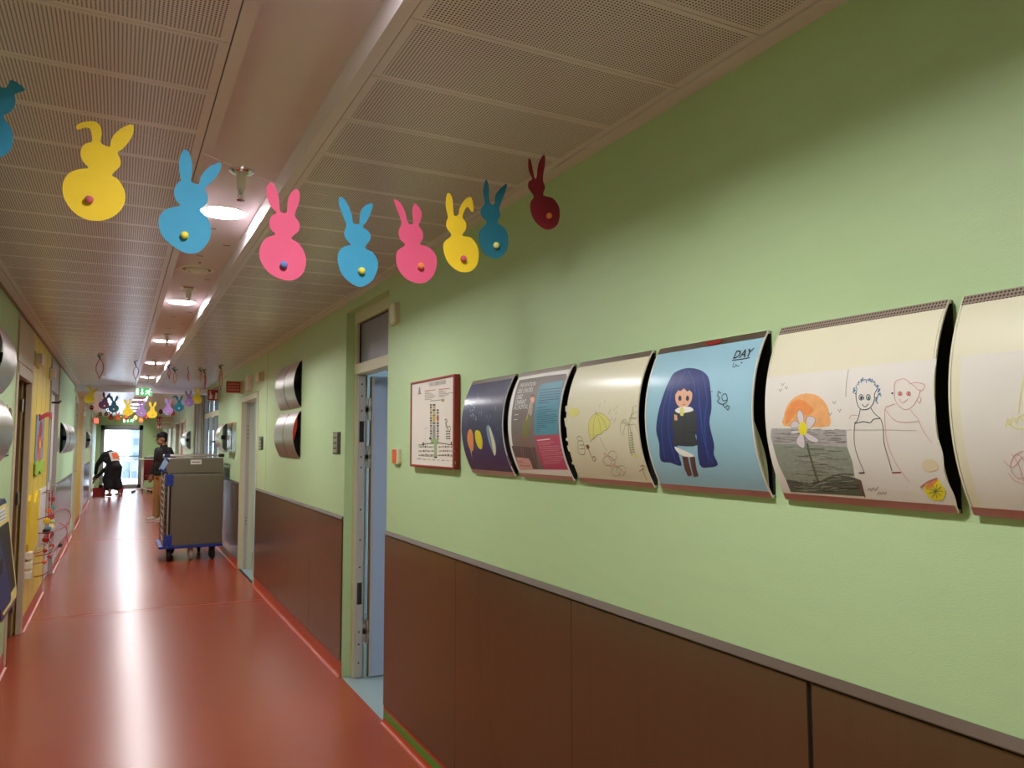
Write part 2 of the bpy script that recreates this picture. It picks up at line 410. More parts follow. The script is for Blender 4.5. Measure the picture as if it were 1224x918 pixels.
# wainscot of brown metallic laminate panels
def wains(name, X, side, y0, y1, joints, label, wide=None):
    g = G(); js = [y0]+sorted(j for j in joints if y0 < j < y1)+[y1]
    for a, b in zip(js, js[1:]):
        gp = .0016
        g.box(X+side*.001, X+side*.010, a+gp, b-(wide if wide and b == wide_at else gp), .099, 1.026, WAIN)
    g.box(X+side*.0005, X+side*.003, y0, y1, .098, 1.03, DARK)
    # sloping edge profile along the top
    pr = [(0, 1.052), (.004, 1.052), (.016, 1.034), (.016, 1.031), (0, 1.031)]
    k = len(pr); vs = [(X+side*d, y0, z) for d, z in pr]+[(X+side*d, y1, z) for d, z in pr]
    g.add(vs, [(i, (i+1) % k, k+(i+1) % k, k+i) for i in range(k)]+[list(range(k)), list(range(k, 2*k))[::-1]], WAINCAP)
    return struct(name, g, label, bevel=.0008)
wide_at = 1.231
wains('trim_2', XW, -1, YB, D1[0]-.006, [3.19, 2.211, 1.231, .25, -.73, -1.7], 'brown laminate wainscot below the drawings', wide=.012)
wide_at = None
wains('trim_3', XW, -1, D1[1]+.01, D2[0], [6.1, 6.98, 7.9], 'brown laminate wainscot between the two doors')
wains('trim_4', XW, -1, D2[1]+.06, PO[0], [11, 12], 'brown laminate wainscot behind the trolley')
wains('trim_5', XL, 1, A2[1]+.05, 14.42, [11.7, 12.7, 13.6], 'brown laminate wainscot on the left wall')
wains('trim_6', XL, 1, 19.5, 23.3, [20.5, 21.5, 22.4], 'brown laminate wainscot on the far left wall')
g = G()   # fine vertical wall-covering joints
for yy in (8.228,): g.box(XW-.0008, XW, yy, yy+.004, 1.06, 2.49, WAINCAP)
struct('trim_7', g, 'joint in the wall covering beside the white door')

# ------------------------------------------------------------------ side rooms (daylight through their windows)
def room(name, x0, x1, y0, y1, door, win, wallm, floorm, h=2.6, open_end=False):
    # door: open side toward the corridor is at min|x|; win = (y0,y1,z0,z1) opening in the outer wall, or None
    g = G(); t = .1; sgn = 1 if x1 > x0 else -1
    lo, hi = sorted((x0, x1))
    g.box(lo, hi, y0-t, y0, 0, h, wallm); g.box(lo, hi, y1, y1+t, 0 if not open_end else 2.5, h, wallm)
    g.box(lo, hi, y0-t, y1+t, h, h+t, WHITE)
    ox = x1
    if win:
        a, b, c, d = win
        g.box(ox, ox+sgn*t, y0, a, 0, h, wallm); g.box(ox, ox+sgn*t, b, y1, 0, h, wallm); g.box(ox, ox+sgn*t, a, b, 0, c, wallm); g.box(ox, ox+sgn*t, a, b, d, h, wallm)
    else: g.box(ox, ox+sgn*t, y0, y1, 0, h, wallm)
    struct('wall_'+name, g, 'walls of the side room '+name.replace('_', ' '))
    f = G(); f.box(lo-(.14 if sgn > 0 else 0)+(.0), hi+(.14 if sgn < 0 else 0), y0, y1, -.05, .0, floorm); return f
ROOMW = mat('pale_blue_room_wall', (196, 206, 220), .6, noise=.01)
f = room('near_room', XW+.14, 5.2, 2.6, 6.9, D1, (3.2, 6.3, .9, 2.3), ROOMW, GREYFL)
f.box(XW, XW+.14, D1[0], D1[1], -.05, .0003, GREYFL); struct('floor_near_room', f, 'pale grey blue floor of the near side room')
f = room('white_door_room', XW+.14, 4.2, 8.4, 11.4, D2, (9, 11, .9, 2.2), ROOMW, GREYFL)
f.box(XW+.02, XW+.14, D2[0], D2[1], -.05, .0003, GREYFL); struct('floor_white_door_room', f, 'pale floor behind the white door')
f = room('glazed_room', XW+.14, 4.6, 12.0, 16.2, PO, (12.4, 15.9, .15, 2.5), WHITE, GREYFL, open_end=True)
f.box(XW, XW+.14, PO[0], PO[1], -.05, .0003, GREYFL); struct('floor_glazed_room', f, 'pale floor behind the glazed screen')
f = room('far_room', XW+.14, 4.2, 18.95, 27.5, PO, (20.5, 22.6, .9, 2.3), ROOMW, GREYFL)
for a, b, h in far_r: f.box(XW, XW+.14, a, b, -.05, .0003, GREYFL)
struct('floor_far_room', f, 'pale floor of the far rooms on the right')
f = room('left_room', XL-.14, -2.6, 5.6, 11.6, A1, None, PALEW, FLOOR)
for a, b in (A1, A2): f.box(XL-.14, XL, a, b, -.05, .0003, FLOOR)
struct('floor_left_room', f, 'floor of the rooms on the left')
f = room('far_left_room', XL-.14, -2.6, 14.2, 25.5, A1, (18.0, 19.6, .9, 2.3), WHITE, GREYFL)
for a, b in far_l: f.box(XL-.14, XL, a, b, -.05, .0003, GREYFL)
struct('floor_far_left_room', f, 'floor of the far rooms on the left')

def hinge(g, x, y, z, m=None):
    g.tube([(x, y, z-.045), (x, y, z+.045)], .009, m or STEELB, 10); g.tube([(x, y, z-.016), (x, y, z+.016)], .0105, m or STEELB, 10)
    g.box(x-.03, x, y+.006, y+.01, z-.045, z+.045, m or STEELB)
# near door with transom ------------------------------------------------
d = sthing('door_1', 'open grey-blue door with a tinted transom above, beside the site plan', (XW, 5.1, 0))
g = G(); xa, xb = XW+.055, XW+.135
g.box(xa, xb, 5.075, 5.129, 0, 2.43, CREAM); g.box(xa, xb, 4.216, 4.266, 0, 2.43, CREAM)
g.box(xa, xb, 4.266, 5.075, 2.355, 2.43, CREAM); g.box(xa-.004, xb+.004, 4.266, 5.075, 2.005, 2.075, CREAM)
g.box(xa+.02, xb-.01, 5.055, 5.075, 0, 2.0, MGREY)
g.build('door_frame', d, bevel=.002)
g = G(); g.box(xa+.03, xa+.036, 4.266, 5.075, 2.075, 2.355, MILKY); g.build('transom_pane', d)
g = G(); g.box(xa+.022, xa+.045, 5.068, 5.0745, 2.075, 2.355, BLACK); g.box(xa+.022, xa+.045, 4.266, 5.075, 2.35, 2.355, BLACK); g.build('gasket', d)
# frame face plate with bolts and hinges
g = G(); g.box(xa+.012, xa+.06, 5.048, 5.056, .01, 2.0, LGREY)
for z in (1.94, 1.86, 1.76, 1.66, 1.56, 1.45, 1.38, 1.1, .9, .72, .3, .22, .1): g.lathe((xa+.035, 5.049, z), [(.006, 0), (.006, -.002), (0, -.003)], BLACK, 8, axis='y')
for z in (1.62, .55): g.box(xa+.02, xa+.05, 5.044, 5.049, z-.07, z+.07, DARK)
g.build('strike_plate', d)
# leaf swung into the room, hinged at the far jamb
lf = G(); LX0, LX1 = xb+.03, xb+.03+.80; ly = 5.02; T = .045
lf.box(LX0, LX0+.13, ly, ly+T, .012, 1.995, BLUELEAF); lf.box(LX1-.13, LX1, ly, ly+T, .012, 1.995, BLUELEAF)
lf.box(LX0+.13, LX1-.13, ly, ly+T, 1.86, 1.995, BLUELEAF); lf.box(LX0+.13, LX1-.13, ly, ly+T, .012, .15, BLUELEAF)
L = lf.build('door_leaf', d, bevel=.003)
g = G(); g.box(LX0+.128, LX1-.128, ly+.015, ly+.03, .148, 1.862, FROST); g.build('pane', L)
g = G(); g.box(LX0-.012, LX0, ly, ly+T, .012, 1.995, LGREY); g.box(LX0-.02, LX0-.012, ly+.01, ly+.03, .012, 1.99, BROWNW); g.build('edge_seal', L)
g = G(); 
for z in (1.80, 1.74, 1.48, 1.42, .33, .27): hinge(g, xb+.008, 5.035, z)
g.build('hinge', d)
g = G(); g.box(LX0+.1, LX0+.3, ly-.05, ly, 1.93, 1.985, LGREY); g.tube([(LX0+.12, ly-.03, 1.985), (xb+.2, 4.8, 1.995), (xb-.01, 4.6, 1.998)], .006, DARK, 8); g.build('door_closer', d)
# white door ----------------------------------------------------------------
def open_door(name, label, X, side, y0, y1, h, framem, leafm, jambm, leafy=None, leafw=.7, fw=.06, thick=.14, leaf_side=1, proud=.012, handle=True, legs=True):
    d = sthing(name, label, (X, (y0+y1)/2, 0)); s = side   # side = direction pointing into the side room
    g = G(); f0, f1 = X-s*proud, X+s*(thick+.01)
    g.box(f0, f1, y0-.02, y0+fw*.6, 0, h+.02, framem); g.box(f0, f1, y1-fw*.6, y1+.02, 0, h+.02, framem); g.box(f0, f1, y0, y1, h-fw*.6, h+.03, framem)
    g.box(X+s*.05, X+s*.09, y1-fw*.6-.012, y1-fw*.6, 0, h-.04, jambm)
    g.build('door_frame', d, bevel=.003)
    if leafy is not None:
        g = G(); a = X+s*(thick+.03); g.box(a, a+s*leafw, leafy, leafy+.042, .01, h-.05, leafm)
        L = g.build('door_leaf', d, bevel=.002)
        if handle:
            g = G(); hx = a+s*(leafw-.07); g.lathe((hx, leafy-.001, 1.03), [(.022, 0), (.022, -.008), (.009, -.01), (.009, -.045)], STEELB, 14, axis='y')
            g.tube([(hx, leafy-.045, 1.03), (hx-s*.11, leafy-.045, 1.03)], .009, STEELB, 10); g.box(hx-.02, hx+.02, leafy-.003, leafy, .88, .98, STEELB)
            g.build('door_handle', L)
        g = G()
        for z in (h-.25, 1.1, .25):
            x = X+s*(thick+.02); g.tube([(x, leafy-.012, z-.05), (x, leafy-.012, z+.05)], .01, STEELB, 8)
        g.build('hinge', d)
    g = G()
    for z in (1.75, 1.7, 1.65, 1.6, .62, .58, .54): g.lathe((X+s*.07, y1-fw*.6-.0125, z), [(.007, 0), (.007, -.002), (0, -.003)], DARK, 8, axis='y')
    g.build('bolt_hole', d)
    return d
open_door('door_2', 'white door standing open in a pale frame on the right wall', XW, 1, D2[0], D2[1], 2.08, CREAM, WHITE, LGREY, leafy=9.80, leafw=.9)
# far right doors
fl = [('salmon coloured closed door beyond the steel holder', PINKW, 0), ('open doorway lit blue by a window', BLUELEAF, 1), ('narrow cream framed doorway beyond the man', WHITE, 1), ('farthest doorway on the right wall', PALEW, 1)]
for i, ((a, b, h), (lb, lm, op)) in enumerate(zip(far_r, fl)):
    if op: open_door('door_%d' % (3+i), lb, XW, 1, a, b, h-.02, CREAM, lm, LGREY, leafy=b-.12, leafw=.85)
    else:
        d = sthing('door_%d' % (3+i), lb, (XW, (a+b)/2, 0)); g = G()
        g.box(XW-.012, XW+.15, a-.02, a+.05, 0, h, CREAM); g.box(XW-.012, XW+.15, b-.05, b+.02, 0, h, CREAM); g.box(XW-.012, XW+.15, a, b, h-.06, h+.02, CREAM); g.build('door_frame', d, bevel=.003)
        g = G(); g.box(XW+.03, XW+.07, a+.05, b-.05, .01, h-.06, lm); L = g.build('door_leaf', d)
        g = G(); g.tube([(XW+.03, a+.12, 1.03), (XW-.02, a+.12, 1.03), (XW-.02, a+.24, 1.03)], .009, STEELB, 8); g.build('door_handle', L)
# glazed screen -------------------------------------------------------------
d = sthing('window_1', 'floor-to-ceiling glazed screen with dark frames beyond the trolley', (XW, 13.7, 0))
g = G(); a, b = PO
for yy, w in ((a, .05), (13.3, .045), (14.05, .05), (b-.05, .05)): g.box(XW+.02, XW+.09, yy, yy+w, 0, 2.45, MGREY)
g.box(XW+.02, XW+.09, a, b, 2.38, 2.45, MGREY); g.box(XW+.02, XW+.09, a, b, 1.98, 2.06, CREAM); g.box(XW+.02, XW+.09, a, b, 0, .12, MGREY)
g.build('window_frame', d, bevel=.003)
g = G(); g.box(XW+.05, XW+.058, a+.05, b-.05, .1, 2.4, GLASS); g.build('pane', d)
g = G(); g.box(XW+.015, XW-.03, 13.31, 13.33, 1.05, 1.09, STEELB); g.tube([(XW-.03, 13.32, .95), (XW-.03, 13.32, 1.25)], .012, STEELB, 10); g.box(XW+.0, XW-.05, 12.62, 13.25, 1.545, 1.575, DARK); g.build('push_bar', d)
g = G(); 
for yy in (15.2, 15.9, 16.5): g.box(XW-.006, XW, yy, yy+.02, 0, 2.44, DARK)
struct('trim_8', g, 'dark joints in the olive grey pillar')
# window frames in the side rooms' outer walls
def outwin(n, x, y0, y1, z0, z1, lb, bars):
    d = sthing('window_%d' % n, lb, (x, (y0+y1)/2, z0)); g = G()
    g.box(x, x+.07, y0, y0+.06, z0, z1, WHITE); g.box(x, x+.07, y1-.06, y1, z0, z1, WHITE); g.box(x, x+.07, y0, y1, z0, z0+.06, WHITE); g.box(x, x+.07, y0, y1, z1-.06, z1, WHITE)
    for k in range(1, bars): yy = y0+(y1-y0)*k/bars; g.box(x, x+.07, yy-.04, yy+.04, z0, z1, MGREY)
    g.build('window_frame', d); g = G(); g.box(x+.03, x+.036, y0+.05, y1-.05, z0+.05, z1-.05, GLASS); g.build('pane', d)
outwin(2, 5.2, 3.2, 6.3, .9, 2.3, 'window of the near side room', 3)
outwin(3, 4.2, 9, 11, .9, 2.2, 'window behind the white door', 2)
outwin(4, 4.6, 12.4, 15.9, .15, 2.5, 'tall windows of the glazed room', 5)
d = sthing('window_7', 'mullioned window at the far side of the glazed room', (2.5, 16.2, 0)); g = G()
for k in range(9): x = XW+.14+k*.37; g.box(x, x+.05, 16.2, 16.28, 0, 2.5, MGREY)
for z0, z1 in ((0, .1), (1.05, 1.12), (2.0, 2.07), (2.44, 2.5)): g.box(XW+.14, 4.6, 16.2, 16.28, z0, z1, MGREY)
g.build('window_frame', d); g = G(); g.box(XW+.15, 4.58, 16.23, 16.24, .08, 2.46, GLASS); g.build('pane', d)
outwin(5, 4.2, 20.5, 22.6, .9, 2.3, 'window behind the blue-lit doorway', 2)
outwin(6, -2.67, 18.0, 19.6, .9, 2.3, 'window of the far room on the left', 2)

# exit door at the end ---------------------------------------------------------
d = sthing('door_7', 'grey framed glass exit door at the end of the corridor', (.12, YE, 0))
g = G(); a, b = EX
g.box(a, a+.12, YE+.0, YE+.1, 0, EH, MGREY); g.box(b-.12, b, YE, YE+.1, 0, EH, MGREY); g.box(a, b, YE, YE+.1, 1.97, EH, MGREY); g.box(a, b, YE, YE+.1, 0, .12, MGREY)
g.build('door_frame', d, bevel=.004)
g = G(); g.box(a+.12, b-.12, YE+.03, YE+.07, 1.06, 1.10, MGREY); g.build('push_bar', d)
g = G(); g.box(a+.11, b-.11, YE+.045, YE+.055, .11, 1.98, GLASS); g.build('pane', d)
g = G(); g.box(.22, .62, YE-.05, YE, 2.05, 2.1, LGREY); g.build('door_closer', d, bevel=.003)
# outside: terrace, parapet and the block of flats opposite
TERR = mat('terrace_concrete', (170, 172, 172), .8, noise=.06, nscale=5)
g = G(); g.box(-6, 8, YE+.15, YE+8, -.2, -.03, TERR); struct('trim_9', g, 'concrete terrace outside the exit door')
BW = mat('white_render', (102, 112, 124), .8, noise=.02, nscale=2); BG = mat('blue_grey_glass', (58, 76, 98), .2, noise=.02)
b = thing('apartment_building', 'pale block of flats seen through the glass exit door', 'building', (8, 120, -12))
g = G(); g.box(1.6, 24, 120, 132, -12, 12, BW); g.box(.65, 1.7, 120.5, 131, -12, -1.3, BW); g.build('wall', b)
for i, (x, z) in enumerate([(x, z) for x in (.85, 1.85) for z in (-7.0, -5.2, -3.4)]+[(1.95, -.8), (1.95, 1.2), (1.95, 3.2), (3.4, .2), (3.4, 2.2)]):
    g = G(); g.box(x, x+.62, 119.9, 120.55, z, z+.9, BG); w = g.build('window', b)
    g = G(); g.box(x-.05, x+.67, 119.8, 120.5, z-.08, z, BW); g.build('sill', w)
g = G(); g.box(1.5, 24.1, 119.8, 132.1, 12, 12.4, BG); g.build('roof', b)

# left door units --------------------------------------------------------------
d = open_door('door_8', 'doorway in a beige frame below a tall beige overpanel on the left wall', XL, -1, A1[0]+.02, A1[1]-.02, 2.10, PALEW, BROWNW, PALEW, leafy=7.34, leafw=.75, fw=.1, thick=.02, legs=False)
g = G(); g.box(XL-.08, XL+.012, A1[0]+.01, A1[1]-.01, 2.135, 2.42, PALEW); g.box(XL-.08, XL+.006, A1[0]+.01, A1[1]-.01, 2.425, 2.47, PALEW); g.build('overpanel', d, bevel=.002)
g = G(); g.tube([(XL-.25, 7.325, 1.05), (XL-.25, 7.28, 1.05), (XL-.36, 7.28, 1.05)], .01, STEELB, 8); g.box(XL-.23, XL-.27, 7.318, 7.33, 1.6, 1.85, STEELB); g.build('hinge', d)
d = sthing('door_9', 'closed light grey door with an overpanel beyond the yellow wall', (XL, 10.1, 0))
g = G(); g.box(XL-.1, XL+.014, A2[0], A2[0]+.07, 0, 2.47, LGREY); g.box(XL-.1, XL+.014, A2[1]-.07, A2[1], 0, 2.47, LGREY); g.box(XL-.1, XL+.004, A2[0]+.07, A2[1]-.07, 2.12, 2.45, LGREY); g.build('door_frame', d, bevel=.002)
g = G(); g.box(XL-.09, XL-.03, A2[0]+.075, A2[1]-.075, .01, 2.105, WHITE); L = g.build('door_leaf', d, bevel=.002)
g = G(); g.box(XL-.035, XL-.026, 10.05, 10.25, 1.1, 1.9, FROST); g.build('pane', L)
g = G(); g.tube([(XL-.03, 10.5, 1.05), (XL+.03, 10.5, 1.05), (XL+.03, 10.38, 1.05)], .01, STEELB, 8); g.box(XL-.03, XL-.025, 10.47, 10.53, .9, 1.12, STEELB); g.tube([(XL-.03, 10.05, 2.0), (XL+.05, 10.05, 2.0), (XL+.05, 10.3, 2.03)], .012, DARK, 8); g.build('door_handle', L)
g = G(); g.box(XL-.03, XL-.024, 9.54, 10.64, .93, 1.0, STEELB); g.build('kick_rail', L)
for i, ((a, b), lb, fm, lm) in enumerate(zip(far_l, ('cream framed door just past the bulkhead on the left', 'open bright doorway on the far left wall', 'farthest doorway on the left wall'), (CREAM, WHITE, WHITE), (PALEW, WHITE, WHITE))):
    d = sthing('door_%d' % (10+i), lb, (XL, (a+b)/2, 0)); g = G()
    g.box(XL-.15, XL+.014, a-.02, a+.06, 0, 2.3, fm); g.box(XL-.15, XL+.014, b-.06, b+.02, 0, 2.3, fm); g.box(XL-.15, XL+.012, a, b, 2.24, 2.32, fm); g.box(XL-.1, XL+.004, a, b, 2.04, 2.1, fm); g.build('door_frame', d, bevel=.002)
    g = G()
    if i != 1: g.box(XL-.08, XL-.03, a+.06, b-.06, .01, 2.04, lm); g.box(XL-.08, XL-.03, a+.06, b-.06, 2.1, 2.24, lm)
    else: g.box(XL-.95, XL-.14, b-.1, b-.06, .01, 2.04, lm)
    L = g.build('door_leaf', d)
    g = G(); g.tube([(XL-.03, b-.2, 1.05), (XL+.03, b-.2, 1.05), (XL+.03, b-.32, 1.05)], .01, STEELB, 8) if i != 1 else g.tube([(XL-.85, b-.1, 1.05), (XL-.85, b-.15, 1.05), (XL-.75, b-.15, 1.05)], .01, STEELB, 8)
    g.build('door_handle', L)
# seams of the yellow panels
g = G()
for yy in (8.0, 8.5, 8.95): g.box(XL, XL+.0006, yy, yy+.0025, .1, 2.45, BROWNW)
struct('trim_10', g, 'vertical seams of the yellow wall panels')
# dark orange cornice line under the left ceiling
g = G(); g.box(XL, XL+.012, YB, YM-.1, ZC-.02, ZC-.004, BROWNW); struct('trim_11', g, 'brown moulding under the left ceiling edge')

# ------------------------------------------------------------------ ceiling fittings
XCC = .3795
lights = [-1.25, 1.15, 3.55, 6.0, 8.4, 10.8, 13.2]
lbl = ['round ceiling light behind the camera', 'round ceiling light overhead, out of the top of the picture', 'round ceiling light, the nearest in view, beside the blue paper bunny', 'round ceiling light just past the round ceiling vent', 'third nearest round ceiling light in view', 'fourth nearest round ceiling light in view', 'last round ceiling light before the bulkhead']
def light(y, z, label, r=.092):
    t = thing('ceiling_light', label, 'ceiling light', (XCC, y, z), 'round lamps in the ceiling channel')
    g = G(); g.lathe((XCC, y, z), [(r+.014, 0), (r+.013, -.004), (r+.004, -.006), (r, -.004), (r, 0)], WHITE, 40); g.build('rim', t, smooth=True)
    g = G(); g.lathe((XCC, y, z), [(r-.001, -.001), (r-.002, -.0055), (r*.8, -.0075), (0, -.008)], LAMP, 40); g.build('diffuser', t, smooth=True)
    return t
for y, s in zip(lights, lbl): light(y, ZR, s)
for i, y in enumerate((15.6, 18, 20.4, 22.8, 25.2, 27.6)):
    light(y, ZR, ['nearest', 'second', 'third', 'fourth', 'fifth', 'farthest'][i]+' round ceiling light beyond the bulkhead')
def sprinkler(y, label):
    t = thing('sprinkler', label, 'sprinkler', (XCC, y, ZR), 'sprinkler heads in the ceiling channel')
    g = G(); g.lathe((XCC, y, ZR), [(.045, 0), (.044, -.006), (.034, -.012), (.03, -.008), (.022, -.004)], CHROME, 28); g.build('rosette', t, smooth=True)
    g = G(); g.lathe((XCC, y, ZR), [(.022, 0), (.019, -.03), (.015, -.07), (.013, -.075), (0, -.076)], CER, 20); g.build('pendant', t, smooth=True)
    g = G(); g.lathe((XCC, y, ZR-.073), [(.011, 0), (.011, -.012), (.007, -.017), (.004, -.02), (0, -.02)], CHROME, 16)
    for a in (0, PI): dx = math.cos(a); g.tube([(XCC+.008*dx, y, ZR-.085), (XCC+.009*dx, y, ZR-.1), (XCC+.002*dx, y, ZR-.112)], .0018, CHROME, 6)
    g.tube([(XCC, y, ZR-.09), (XCC, y, ZR-.113)], .003, CHROME, 8)
    g.lathe((XCC, y, ZR-.113), [(.004, .001), (.015, 0), (.015, -.0015), (0, -.002)], CHROME, 16); g.build('nozzle', t, smooth=True)
for y, s in ((2.965, 'chrome and white sprinkler head nearest the camera'), (5.396, 'sprinkler head between the ceiling vent and the second light'), (7.846, 'sprinkler head in front of the third round light'), (10.4, 'sprinkler head in front of the fourth round light'), (12.9, 'sprinkler head farthest before the bulkhead')): sprinkler(y, s)
t = thing('ceiling_vent', 'round cream ceiling vent between the first two lights', 'vent', (XCC, 4.8, ZR))
g = G(); g.lathe((XCC, 4.8, ZR), [(.108, 0), (.106, -.006), (.09, -.010), (.082, -.004), (.07, -.004)], VENTM, 36); g.build('rim', t, smooth=True)
g = G(); g.lathe((XCC, 4.8, ZR-.004), [(.064, 0), (.062, -.016), (.054, -.018), (.046, -.014), (.044, -.004)], VENTM, 32); g.build('ring', t, smooth=True)
g = G(); g.lathe((XCC, 4.8, ZR-.0045), [(.079, 0), (.079, -.0006), (0, -.0006)], BROWNW, 32); g.build('throat_shade', t)  # brown disc colours in the shadow lines between the vent rings
g = G(); g.lathe((XCC, 4.8, ZR-.003), [(.034, 0), (.037, -.016), (.02, -.021), (0, -.022)], VENTM, 28); g.build('cone', t, smooth=True)
g = G(); g.lathe((XCC, 4.62, ZR), [(.006, 0), (.006, -.004), (0, -.005)], BLACK, 10); tag(g.build('screw', loc=(XCC, 4.62, ZR)), 'small black screw in the channel before the round vent', 'screw')
g = G()
for k, yy in enumerate((3.85, 4.15, 4.45, 5.1, 5.55, 6.45, 6.75, 7.1, 7.45, 8.9, 9.3, 9.8, 10.1)):
    x = XCC+(.07 if k % 2 else -.03); g.box(x, x+.035, yy, yy+.005, ZR-.0015, ZR, DARK)
struct('trim_12', g, 'small dark slots in the channel ceiling')
# ================================================================== colours for paper and pencil
def pm(name, rgb, rough=.5, coat=.25, noise=.03, ns=40): return mat(name, rgb, rough, noise=noise, nscale=ns, coat=coat, coat_rough=.2)
K_BLACK = pm('ink_black', (26, 24, 26)); K_GREY = pm('pencil_grey', (128, 122, 120), noise=.12, ns=120); K_LG = pm('pencil_light_grey', (172, 166, 166), noise=.12, ns=90)
K_DGRN = pm('pencil_dark_green', (86, 94, 82), noise=.15, ns=100); K_MGRN = pm('pencil_grey_green', (142, 148, 136), noise=.1, ns=100); K_ORA = pm('crayon_orange', (234, 172, 112), noise=.1, ns=70)
K_DORA = pm('crayon_deep_orange', (234, 146, 84), noise=.1, ns=70); K_YEL = pm('crayon_yellow', (232, 218, 48)); K_LILAC = pm('petal_lilac', (218, 206, 214)); K_STEM = pm('stem_green', (100, 112, 84), noise=.1)
K_BLUE = pm('pencil_blue', (84, 128, 170)); K_NAVY = pm('ink_navy', (40, 44, 78)); K_RED = pm('pencil_red', (200, 110, 110)); K_PINK = pm('pencil_pink', (214, 150, 150)); K_TEAL = pm('felt_teal', (84, 140, 130))
K_PALEY = pm('pale_yellow_wash', (226, 220, 128)); K_DRED = pm('dark_red_ink', (150, 40, 36)); K_OLIVE = pm('olive_pencil', (132, 128, 80)); K_BRN = pm('brown_crayon', (120, 78, 48), noise=.1)
P_SPACE = mat('night_sky_paint', (44, 52, 92), .5, noise=.3, nscale=18, coat=.5, coat_rough=.2); P_SPACE2 = pm('night_purple', (64, 48, 96), noise=.2, ns=20); P_SPB = pm('space_pale_blue', (120, 150, 180), noise=.2)
P_SKY = mat('pale_blue_paint', (150, 194, 214), .5, noise=.05, nscale=8, coat=.4, coat_rough=.2); P_HAIR = pm('deep_blue_hair', (34, 48, 112), noise=.12, ns=20); P_HAIR2 = pm('mid_blue_strand', (52, 78, 156)); P_SKIN = pm('drawn_skin', (232, 178, 148)); P_COAT = pm('charcoal_cloth', (56, 58, 66)); P_LEG = pm('brown_stocking', (92, 62, 58))
P_GREY = pm('poster_grey', (128, 116, 114), noise=.05, ns=6); P_TEAL = pm('poster_teal', (84, 150, 176)); P_PINK = pm('poster_pink', (196, 72, 112)); P_DK = pm('poster_dark_line', (44, 76, 96)); P_WOOD = pm('poster_wood', (156, 110, 84)); P_FLOORP = pm('poster_floor', (104, 84, 88)); P_LPINK = pm('poster_light_pink', (222, 170, 168)); P_WHITE = pm('poster_white', (240, 238, 236))
BACKP = mat('shade_toned_backplate', (46, 44, 42), .6, metal=.2, noise=.02)  # near-black tone stands in for the unlit space inside the holders

def cs(ox, oy, k):      # reads points noted on an enlarged crop back into the photograph's frame
    return lambda *pts: [(ox+x/k, oy+y/k) for x, y in pts]

# ------------------------------------------------------------------ curved display holders
def sheet(g, A, u0, u1, s0, s1, m, layer=0, th=.0008, n=24, wob=None):
    """a thin curved sheet with thickness"""
    top = []; vs = []
    for i in range(n+1):
        s = s0+(s1-s0)*i/n; e = wob(i/n) if wob else 0
        for u, off in ((u0, 0), (u1+e, 0), (u1+e, th), (u0, th)): vs.append(A.lift(u, s, layer*.0003-th+off))
    fs = []
    for i in range(n):
        a = 4*i; b = a+4; fs += [(a, a+1, b+1, b), (a+1, a+2, b+2, b+1), (a+2, a+3, b+3, b+2), (a+3, a, b, b+3)]
    fs += [(0, 3, 2, 1), (4*n, 4*n+1, 4*n+2, 4*n+3)]
    g.add(vs, fs, m)
def holder(label, yfar, ynear, A, sign=-1, group='curved steel display holders', poster=None, plate_gap=0):
    # u runs left to right as seen from the corridor
    u0, u1 = (-yfar, -ynear) if A.side < 0 else (ynear, yfar)
    X = XW if A.side < 0 else XL; s = A.side; ym = (yfar+ynear)/2; zb, zt = A.zc-.195, A.zc+.195
    t = thing('display_holder', label, 'display holder', (X, ym, zb), group)
    g = G(); g.box(X, X+s*.003, ynear, yfar, zb, zt, BACKP)
    g.box(X+s*.003, X+s*.012, ynear, yfar, zb-.001, zb+.006, STEELB); g.box(X+s*.003, X+s*.012, ynear, yfar, zt-.006, zt+.001, STEELB)
    g.box(X+s*.003, X+s*.05, ym-.012, ym+.012, A.zc-.03, A.zc+.03, DARK)
    g.build('back_plate', t); A.clip = (u0+.004, u1-.004)
    g = G(); sheet(g, A, u0+.0015, u1-.0015, -A.smax, A.smax, STEELB, -1, .0012); g.build('curved_plate', t, smooth=True)
    return t, u0, u1
A0 = Arc()
def rails(t, A, u0, u1, perf_top=False):
    g = G(); sheet(g, A, u0, u1, -A.smax-.0005, -A.smax+.017, STEELB, 3, .0016, 4)
    g.build('bottom_rail', t, smooth=True)
    g = G(); sheet(g, A, u0, u1, A.smax-.019, A.smax+.0005, RAILP if perf_top else STEELB, 3, .0016, 4)
    g.build('top_rail', t, smooth=True)
def edge(t, A, u0, u1, m=None):
    for u in (u0, u1):
        g = G(); g.add(*_ribbon(A, u, .0035, -A.smax+.0, A.smax-.0), m or PAPERC); g.build('edge_strip', t, smooth=True)
def _ribbon(A, u, w, s0, s1, n=24):
    vs = []; 
    for i in range(n+1):
        s = s0+(s1-s0)*i/n
        for du, off in ((-w/2, -.003), (w/2, -.003), (w/2, .0006), (-w/2, .0006)): vs.append(A.lift(u+du, s, off))
    fs = []
    for i in range(n):
        a = 4*i; b = a+4; fs += [(a, a+1, b+1, b), (a+1, a+2, b+2, b+1), (a+2, a+3, b+3, b+2), (a+3, a, b, b+3)]
    return vs, fs+[(0, 3, 2, 1), (4*n, 4*n+1, 4*n+2, 4*n+3)]
SB, ST = -A0.smax+.016, A0.smax-.018

